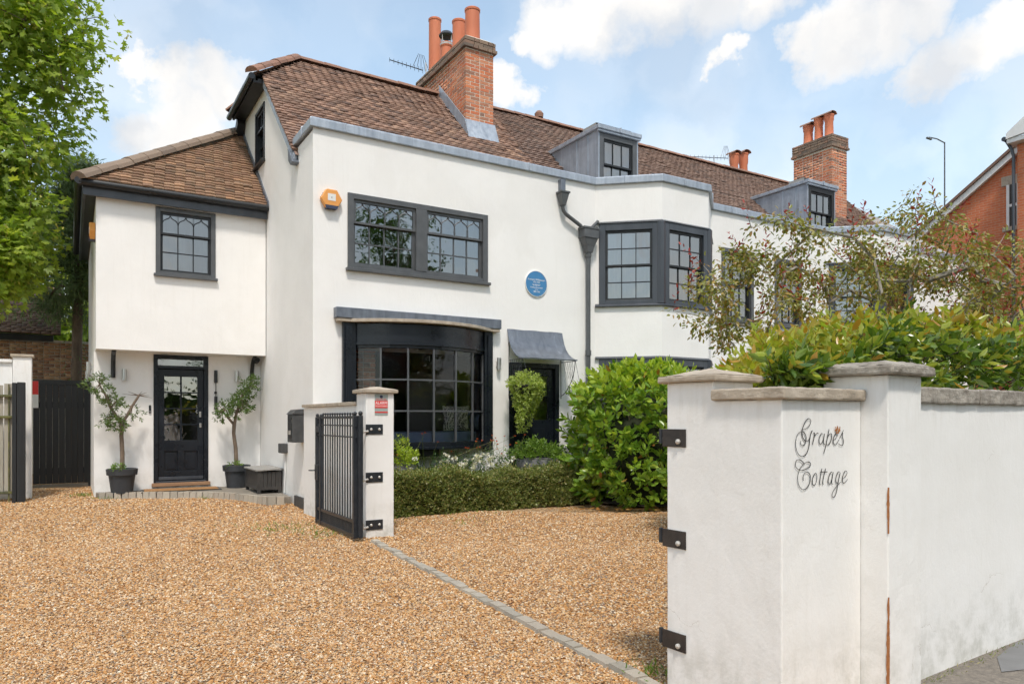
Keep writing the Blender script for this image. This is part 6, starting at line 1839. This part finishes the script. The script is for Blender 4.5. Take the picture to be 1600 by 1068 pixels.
bowl('grey bowl planter holding a round shrub below the garden door', (6.72, 10.28), .37, .72)
s1 = thing('round_shrub', 'rounded green shrub growing in the bowl planter by the garden door', 'shrub', (6.72, 10.28, .70)); ball_shrub(s1, (6.72, 10.28, .76), .42, 330, .055, M['shrub'], squash=.58)
bowl('grey bowl planter half hidden behind the left gate pier', (4.12, 10.3), .33, .66)
s2 = thing('round_shrub', 'lime green shrub in the bowl planter behind the left gate pier', 'shrub', (4.12, 10.3, .64)); ball_shrub(s2, (4.12, 10.3, .76), .36, 260, .055, M['laureltip'], squash=.75)
up_ = thing('leafy_plant', 'upright leafy green plant between the bowl planter and the laurel', 'plant', (7.35, 10.35, 0))
n = 46; b0 = np.stack([7.35 + rng.normal(0, .13, n), 10.35 + rng.normal(0, .1, n), rng.uniform(.15, .75, n)], -1)
Lm, _, _ = shoots(b0, np.array([[0, -.1, 1.0]]) + rng.normal(0, .25, (n, 3)), .34, 9, .085, 65); foliage(up_, 'leaves', LEAF_T, Lm, M['rose'])
mbs = MB(); stems(mbs, b0, np.tile(np.array([[0, -.05, 1.]]), (n, 1)), .3, .005); mbs.build('stems', M['shrub'], up_)

# ---- white roses and orange geums
rs_ = thing('rose_bush', 'white rose bush in bloom behind the box hedge under the bow window', 'rose', (5.4, 10.1, 0))
n = 150; b0 = np.stack([rng.uniform(4.5, 6.25, n), rng.uniform(9.95, 10.5, n), rng.uniform(.25, .74, n)], -1)
Lm, _, _ = shoots(b0, np.array([[0, -.25, .9]]) + rng.normal(0, .35, (n, 3)), .2, 7, .050, 60); foliage(rs_, 'leaves', LEAF_T, Lm, M['rose'])
mbs = MB(); stems(mbs, b0, np.array([[0, -.1, 1.]]) + rng.normal(0, .2, (n, 3)), .22, .004); mbs.build('stems', M['rose'], rs_)
for k in range(34):
    big = k < 12
    c = np.array([rng.normal(5.32, .22) if big else rng.uniform(4.3, 6.2), rng.uniform(9.92, 10.15), rng.uniform(.62, .80) if big else rng.uniform(.58, .84)])
    nn = 22; d = rdir(nn); d[:, 1] -= .5; d[:, 2] += .5
    foliage(rs_, 'rose_bloom', PETAL_T, leafmats(c + unit(d) * .012, d, rdir(nn), rng.uniform(.030, .048, nn) * (1.25 if big else .8)), M['petal'])
gm_ = thing('geum_plant', 'wiry orange-flowered plant rising before the bow window', 'flower', (5.2, 10.2, 0))
mbs = MB()
for k in range(30):
    x0 = random.uniform(4.05, 6.2); e = Vector((x0 + random.uniform(-.3, .3), random.uniform(9.9, 10.25), random.uniform(.82, 1.18)))
    if k > 17: e = Vector((random.gauss(5.95, .13), random.uniform(9.95, 10.2), random.uniform(.9, 1.12)))
    mbs.tube([(x0 if k <= 17 else e.x - .1, 10.25, .3), (x0 * .5 + e.x * .5, 10.2, e.z * .7), e], [.0035, .003, .002], 4, cap=False)
    nn = 7; d = rdir(nn); d[:, 2] = np.abs(d[:, 2]) * .5
    foliage(gm_, 'bloom', PETAL_T, leafmats(np.tile(np.array(e), (nn, 1)), d + np.array([[0, -.4, .2]]), rdir(nn), rng.uniform(.016, .026, nn)), M['geum'])
mbs.build('stems', M['box'], gm_)

# ---- hanging baskets
def basket(label, c, hook, r, trail, n, mat_, size):
    t = thing('hanging_basket', label, 'hanging basket', c)
    m = MB(); m.lathe([(.02, -r * .75), (r * .6, -r * .62), (r * .92, -r * .25), (r, 0), (r * .95, .01), (r * .86, -.02), (.01, -.03)], c, 16); m.build('basket', M['blackwood'], t, smooth=True)
    m = MB()
    for k in range(3): w = 2 * pi * k / 3 + .4; m.tube([(c[0] + r * cos(w), c[1] + r * sin(w), c[2]), hook], .004, 4)
    m.build('chain', M['iron'], t)
    d = rdir(n); d[:, 2] = np.abs(d[:, 2]); pos = np.array(c) + d * np.array([r * 1.15, r * 1.15, r * .9]) * rng.uniform(.5, 1.1, (n, 1))
    if trail:
        k = n * 3; w = rng.uniform(0, 2 * pi, k); f = rng.random(k) ** 1.3; rr = r * (1.3 - .9 * f + .25 * np.sin(w * 3 + 2) * f) * rng.uniform(.2, 1.1, k) ** .6
        p2 = np.stack([c[0] + rr * np.cos(w) + .05 * np.sin(f * 5), c[1] + rr * np.sin(w), c[2] + .05 - f * trail * (.8 + .35 * np.sin(w * 2 + .5))], -1)
        pos = np.concatenate([pos, p2]); d = np.concatenate([d, np.stack([np.cos(w), np.sin(w), -.2 + 0 * w], -1)])
    Lm, _, _ = shoots(pos, d + rng.normal(0, .3, d.shape), size * 1.4, 5, size, 60); foliage(t, 'foliage', SMALL_T if trail else LEAF_T, Lm, mat_)
basket('hanging basket with long lime green trailing plant left of the canopy', (6.53, 10.36, 1.95), (6.52, 10.40, 2.40), .21, .74, 260, M['trail'], .046)
basket('small hanging basket with dark leaves right of the canopy', (7.66, 10.38, 1.80), (7.62, 10.42, 2.40), .13, 0, 60, M['shrub'], .06)

# ---- potted bay trees by the front door
def potted(label, c, trunk, forks, clusters, twigs=None):
    t = thing('planter_pot', label[0], 'planter', (c[0], c[1], .137))
    m = MB(); m.lathe([(.165, 0), (.205, .30), (.235, .305), (.245, .405), (.225, .41), (.215, .36), (.01, .355)], (c[0], c[1], .137), 28); m.build('pot', M['pot'], t, smooth=True)
    m = MB(); m.lathe([(.215, .365), (.01, .375)], (c[0], c[1], .137), 16); m.build('soil', M['soil'], t)
    t = thing('bay_tree', label[1], 'tree', (c[0], c[1], .50))
    m = MB(); m.tube(trunk[0], trunk[1], 10)
    m.build('trunk', M['bark'], t, smooth=True)
    m = MB()
    for pts, r in forks: m.tube(pts, r, 7)
    for (q, r, n) in clusters:
        o = min((p for pts, _ in forks for p in pts), key=lambda p: (Vector(p) - Vector(q)).length)
        for k in range(7):
            e = Vector(q) + Vector(rdir(1)[0]) * r * .8; m.tube([o, (Vector(o) + e) / 2 + Vector((0, 0, .03)), e], [.010, .006, .003], 4)
    for pts in (twigs or []): m.tube(pts, [.008, .002], 4)
    m.build('branches', M['bark'], t, smooth=True)
    A = []
    for (q, r, n) in clusters:
        d = rdir(n); pos = np.array(q) + d * r * rng.uniform(.25, 1.0, (n, 1)) * np.array([1, 1, .72])
        L1, _, _ = shoots(pos, d + np.array([[0, 0, .4]]), .07, 6, .058, 55); A.append(L1)
    foliage(t, 'crown', LEAF_T, np.concatenate(A), M['olive'])
    d = rdir(26); d[:, 2] = np.abs(d[:, 2]); L1, _, _ = shoots(np.array([[c[0] - .05, c[1] - .1, .50]]) + d * .08, d, .06, 5, .05, 50); foliage(t, 'undergrowth', LEAF_T, L1, M['shrub'])
y0 = 14.02
potted(('dark grey planter left of the front door', 'small pruned bay tree with a bare cut branch left of the front door'), (.75, y0),
       ([(.75, y0, .50), (.755, y0, .8), (.74, y0, 1.10), (.75, y0, 1.34)], [.040, .036, .034, .036]),
       [([(.75, y0, 1.30), (.66, y0, 1.44), (.58, y0, 1.58), (.50, y0, 1.80), (.42, y0, 1.95)], [.030, .028, .024, .018, .012]), ([(.75, y0, 1.32), (.83, y0, 1.45), (.90, y0, 1.60), (.99, y0, 1.76), (1.01, y0, 1.80)], [.028, .026, .022, .020, .018])],
       [((.40, y0 - .05, 1.95), .22, 60), ((.60, y0 - .05, 1.68), .17, 46), ((.66, y0 - .08, 1.32), .16, 34), ((.50, y0, 1.36), .13, 16), ((.92, y0, 1.52), .17, 14), ((.74, y0 - .03, 1.26), .10, 16)],
       [[(1.0, y0, 1.79), (1.0 + a, y0 - .05, 1.79 + b)] for a, b in ((.12, .05), (.16, 0), (-.16, .06), (-.25, .02), (.05, .07), (-.1, .04), (.2, -.04))])
potted(('dark grey planter beside the storage box', 'small bushy bay tree right of the front door'), (2.60, y0),
       ([(2.60, y0, .50), (2.585, y0, .85), (2.55, y0, 1.12), (2.56, y0, 1.30)], [.038, .034, .032, .034]),
       [([(2.56, y0, 1.28), (2.46, y0, 1.40), (2.36, y0, 1.52)], [.026, .022, .014]), ([(2.56, y0, 1.28), (2.60, y0, 1.5), (2.68, y0, 1.75), (2.82, y0, 1.98)], [.030, .026, .02, .012])],
       [((2.84, y0 - .05, 2.02), .20, 62), ((2.66, y0 - .05, 1.80), .19, 66), ((2.60, y0 - .1, 1.56), .20, 56), ((2.36, y0 - .03, 1.58), .17, 44), ((2.78, y0, 1.6), .12, 22), ((2.33, y0, 1.40), .10, 14)])

# ---- trees grown towards targets
def grow(trunk, targets, step=.3, sag=.12, rtrunk=.12, rmin=.006):
    nodes = [Vector(p) for p in trunk]; par = [-1] + list(range(len(trunk) - 1))
    load = [0] * len(nodes); tips = []
    order = sorted(targets, key=lambda q: (Vector(q) - nodes[-1]).length)
    P = np.array([tuple(n) for n in nodes])
    for q in order:
        q = Vector(q)
        d = np.linalg.norm(P - np.array(q), axis=1)
        i = int(np.argmin(d)); a = nodes[i]; L = (q - a).length; n = max(1, int(L / step)); prev = i
        wob = Vector(rdir(1)[0]) * L * .10
        for k in range(1, n + 1):
            t = k / n; p = a.lerp(q, t) + wob * sin(pi * t) + Vector((0, 0, sag * L * sin(pi * t)))
            nodes.append(p); par.append(prev); load.append(0); prev = len(nodes) - 1
            P = np.vstack([P, np.array(p)[None]])
        tips.append(prev)
    for t in tips:
        i = t
        while i >= 0: load[i] += 1; i = par[i]
    mx_ = max(load)
    rad = [max(rmin, rtrunk * (l / mx_) ** .5) for l in load]
    return nodes, par, rad, tips
def tree(name, label, trunk, targets, tpl, mat_, leafn, leafr, size, barkm, rtrunk, indiv=0, sag=.12, step=.3, rmin=.006, cat='tree', flat=.8, extra=None, group=None, spread=True):
    t = thing(name, label, cat, trunk[0], group=group)
    nodes, par, rad, tips = grow(trunk, targets, step, sag, rtrunk, rmin)
    m = MB(); nt_ = len(trunk); m.tube(trunk, [rtrunk * (1.25 - .35 * i / nt_) for i in range(nt_)], 12); m.build('trunk', M[barkm], t, smooth=True)
    m = MB(); kids = {}
    for i in range(nt_, len(nodes)): kids.setdefault(par[i], []).append(i)
    done = set()
    def chain(i):
        pts = [nodes[par[i]], nodes[i]]; rs = [min(rad[par[i]], rad[i] * 1.15), rad[i]]; j = i
        while True:
            ks = kids.get(j, [])
            for q in ks[1:]: todo.append(q)
            if not ks: break
            j = ks[0]; pts.append(nodes[j]); rs.append(rad[j])
        rs[-1] *= .5
        m.tube(pts, rs, 6 if max(rs) > .02 else 4)
    todo = [q for i in range(nt_) for q in kids.get(i, [])]
    while todo: chain(todo.pop())
    m.build('branches', M[barkm], t, smooth=True)
    ti = np.array([tuple(nodes[i]) for i in tips]); bk = np.array([tuple(nodes[par[par[i]] if par[i] >= 0 and par[par[i]] >= 0 else i]) for i in tips])
    n = len(ti) * leafn; i = np.repeat(np.arange(len(ti)), leafn)
    f = rng.random(n)[:, None]
    ce = ti[i] * (1 - f * .8) + bk[i] * (f * .8)
    d = rdir(n) * np.array([1, 1, flat])
    pos = ce + d * (leafr * rng.random(n) ** .6)[:, None]
    dd = d + np.array([[0, 0, -.45]]) + rng.normal(0, .4, (n, 3)); up = np.array([[0, -.3, 1.]]) + rng.normal(0, .55, (n, 3))
    foliage(t, 'crown', tpl, leafmats(pos, dd, up, size * rng.uniform(.65, 1.25, n)), mat_, indiv)
    if extra: extra(t, ti, bk)
    return t
def ell(c, r, n, shell=.35):
    d = rdir(n); return np.array(c) + d * np.array(r) * (shell + (1 - shell) * rng.random((n, 1)) ** .5)

def keys(t, ti, bk):
    n = len(ti) * 3; i = np.repeat(np.arange(len(ti)), 3); pos = ti[i] + rng.normal(0, .25, (n, 3)); pos = np.repeat(pos, 5, 0) + rng.normal(0, .05, (n * 5, 3))
    foliage(t, 'seed_keys', SMALL_T, leafmats(pos, np.array([[0, 0, -1.]]) + rng.normal(0, .5, pos.shape), rdir(len(pos)), .075), M['sycseed'])
tg = np.concatenate([ell((-2.5, 16.8, 9.0), (3.2, 2.5, 3.9), 225), ell((-2.2, 16.0, 5.2), (2.0, 1.9, 2.3), 140), ell((-3.2, 15.6, 5.2), (2.2, 1.6, 2.6), 60), ell((-1.75, 15.7, 4.2), (1.35, .8, .65), 45)])
tg = tg[~((tg[:, 0] > -.35) & (tg[:, 2] < 6.6))]
tree('sycamore_tree', 'large bright green sycamore tree with lobed leaves at the far left', [(-3.6, 17.4, 0), (-3.5, 17.4, 1.6), (-3.3, 17.3, 3.2), (-3.1, 17.2, 5.0), (-2.9, 17.1, 6.6)], tg, LOBED_T, M['sycamore'], 110, .60, .165, 'bark', .20, 300, .06, .45, .012, extra=keys)
# dark cypress behind the wing
n = 210; zz = rng.random(n); tg = np.stack([.15 + rng.normal(-.05, .55, n) * (1.25 - zz * .8), 20.3 + rng.normal(0, .28, n), 3.75 + zz * 3.8], -1)
tree('cypress_tree', 'soft dark green cypress between the outbuilding and the wing', [(.1, 20.4, 0), (.12, 20.4, 2), (.15, 20.35, 4), (.2, 20.3, 6)], tg, NARROW_T, M['conifer'], 120, .36, .17, 'bark', .10, 0, -.05, .35)
tree('lime_tree', 'broad green tree filling the gap behind the outbuilding and the wing', [(-1.2, 29, 0), (-1.2, 29, 2), (-1.2, 29, 4)], ell((-1.2, 28.5, 5.6), (3.8, 2.0, 3.0), 90), LOBED_T, M['sycamore'], 60, .8, .34, 'bark', .2, 0, .1, .6, .02)
# red-tipped crab tree leaning over from the right
def redtips(t, ti, bk):
    sel = ti[rng.random(len(ti)) < .45]
    n = len(sel); dz = rng.uniform(.05, .28, n)[:, None]
    e = sel + np.concatenate([rng.normal(0, .06, (n, 2)), dz], 1)
    m = MB()
    for a, b in zip(sel, e): m.tube([a, b], [.004, .002], 4, cap=False)
    m.build('twigs', M['barkdark'], t)
    L1, _, _ = shoots(sel, e - sel, .26, 9, .058, 60); foliage(t, 'red_leaves', LEAF_T, L1, M['crabred'])
tg = np.concatenate([ell((8.3, 4.45, 2.85), (2.0, .95, .70), 92, .2), ell((6.1, 5.15, 2.6), (1.1, .7, .62), 58, .2), ell((6.9, 5.0, 3.1), (1.5, .7, .45), 34, .3), ell((8.0, 4.7, 3.5), (.9, .6, .45), 24, .3), ell((9.3, 4.2, 2.7), (1.2, .8, .8), 40, .2)])
tree('crab_apple_tree', 'spreading bronze-leaved tree with red young shoots above the hedge', [(9.9, 4.2, 0), (9.8, 4.2, .9), (9.6, 4.25, 1.7), (9.3, 4.3, 2.3)], tg, OVAL_T, M['crab'], 60, .15, .053, 'barkpale', .05, 260, .05, .22, .004, extra=redtips)
# street trees behind the viewpoint (mirrored in the upper windows)
for k, (x, y, h) in enumerate(((1.5, -15.5, 8.5), (8.0, -15.0, 9.5), (14.2, -14.0, 13.5))):
    tg = ell((x, y, h * .62), (2.8, 2.4, h * .34), 60)
    tree('street_tree', ['round green street tree mirrored at the left edge of the bow window', 'round green street tree mirrored in the bow window', 'tall green street tree mirrored in the wide upstairs window'][k], [(x, y, 0), (x, y, h * .2), (x, y, h * .35)], tg, LOBED_T, M['streettree'], 26, .8, .45, 'bark', .18, 0, .1, .6, .015, group='trees across the road')

hg = thing('street_hedge', 'dark hedge across the road, seen mirrored in the bow window', 'hedge', (8, -11.8, 0))
n = 5200; x = rng.uniform(-9, 30, n); z = rng.random(n) * (3.0 + .5 * np.sin(x * .9)); pos = np.stack([x, -11.5 + .25 * np.sin(x * 2 + z * 2) + rng.normal(0, .12, n), z], -1)
foliage(hg, 'leaves', BROAD_T, leafmats(pos, rdir(n) + np.array([[0, .6, .2]]), rdir(n), rng.uniform(.2, .36, n)), M['streettree'])
m = MB(); m.box((-9, -12.6, -.1), (30, -11.75, 2.4)); m.build('shade_core', M['boxcore'], hg)  # plain block, shade of the hedge's inside painted as its colour

# ---- fallen leaves, weeds and a little moss in the gravel
n = 130; x = rng.uniform(6.3, 9.2, n); pos = np.stack([x, 8.15 + .05 * rng.normal(size=n) + np.abs(x - 8) * .5 + rng.normal(0, .12, n), np.full(n, .035)], -1)
o = multi('fallen_leaves', LEAF_T, leafmats(pos, rdir(n) * np.array([1, 1, .1]), np.array([[0, 0, 1.]]) + rng.normal(0, .3, (n, 3)), rng.uniform(.06, .12, n)), M['deadleaf'], None, 'stuff')
tag(o, 'dry orange leaves fallen on the gravel below the laurel', 'leaves')
P = []
for (cx, cy, s_, n) in ((2.35, 9.3, .28, 220), (2.6, 8.6, .2, 120), (.2, 14.6, .1, 120), (.5, 13.95, .1, 60), (2.0, 13.15, .12, 50), (2.7, 3.0, .08, 60), (3.9, 9.4, .25, 60), (4.5, 8.6, .2, 40), (-1.4, 13.4, .25, 120), (5.2, 9.35, .3, 60), (3.4, 9.1, .2, 60)):
    P.append(np.stack([cx + rng.normal(0, s_, n), cy + rng.normal(0, s_, n), np.full(n, .02 if cy < 11 else .06)], -1))
pos = np.concatenate(P); n = len(pos)
o = multi('weeds', NARROW_T, leafmats(pos, np.array([[0, 0, 1.]]) + rng.normal(0, .6, (n, 3)), rdir(n), rng.uniform(.03, .075, n)), M['shrub'], None, 'stuff')
tag(o, 'small tufts of weed and grass in the gravel', 'weeds')
n = 700; x = rng.uniform(3.75, 9, n); th_ = TH
pos = gl(x - 2.655, rng.normal(-.03, .018, n), np.full(n, .012)); 
o = multi('pavement_moss', NARROW_T, leafmats(pos, np.array([[0, -.5, .7]]) + rng.normal(0, .6, (n, 3)), rdir(n), rng.uniform(.012, .035, n)), M['box'], None, 'stuff')
tag(o, 'dark moss along the foot of the road-side wall', 'moss')
# patterned cushion on the window seat
def cushmat():
    m, nt, b = newmat('spotted_cushion')
    v = nt.nodes.new('ShaderNodeTexVoronoi'); v.inputs['Scale'].default_value = 38; v.inputs['Randomness'].default_value = .25
    t = nt.nodes.new('ShaderNodeTexCoord'); nt.links.new(t.outputs['Object'], v.inputs['Vector'])
    nt.links.new(mixc(nt, maprange(nt, v.outputs['Distance'], .40, .46), (.02, .02, .025), (.74, .72, .68)), b.inputs['Base Color']); b.inputs['Roughness'].default_value = .9
    return m
def cushion(label, P, rz, tilt, w, h, mt):
    vs = []; fs = []; n = 10
    for s_ in (-1, 1):
        for i in range(n + 1):
            for j in range(n + 1):
                a, b = -1 + 2 * i / n, -1 + 2 * j / n
                e = (1 - abs(a) ** 4) * (1 - abs(b) ** 4)
                vs.append((a * w / 2 * (1 - .06 * (1 - b * b)), s_ * .075 * e ** .6, h / 2 + b * h / 2 * (1 - .06 * (1 - a * a))))
    N_ = (n + 1) ** 2
    for s_ in (0, 1):
        for i in range(n):
            for j in range(n): q = s_ * N_ + i * (n + 1) + j; fs.append((q, q + 1, q + n + 2, q + n + 1))
    m = MB(Matrix.Translation(P) @ Matrix.Rotation(rz, 4, 'Z') @ Matrix.Rotation(tilt, 4, 'X')); m.add(vs, fs)
    tag(m.build('cushion', mt, None, smooth=True, loc=P), label, 'cushion')
cushion('black and white spotted cushion at the right end of the window seat', (5.58, 11.02, 1.185), radians(-22), radians(-14), .46, .44, cushmat())
cushion('dark blue cushion in the right corner of the window seat', (5.80, 10.98, 1.185), radians(-60), radians(-10), .36, .34, M['cushion'])
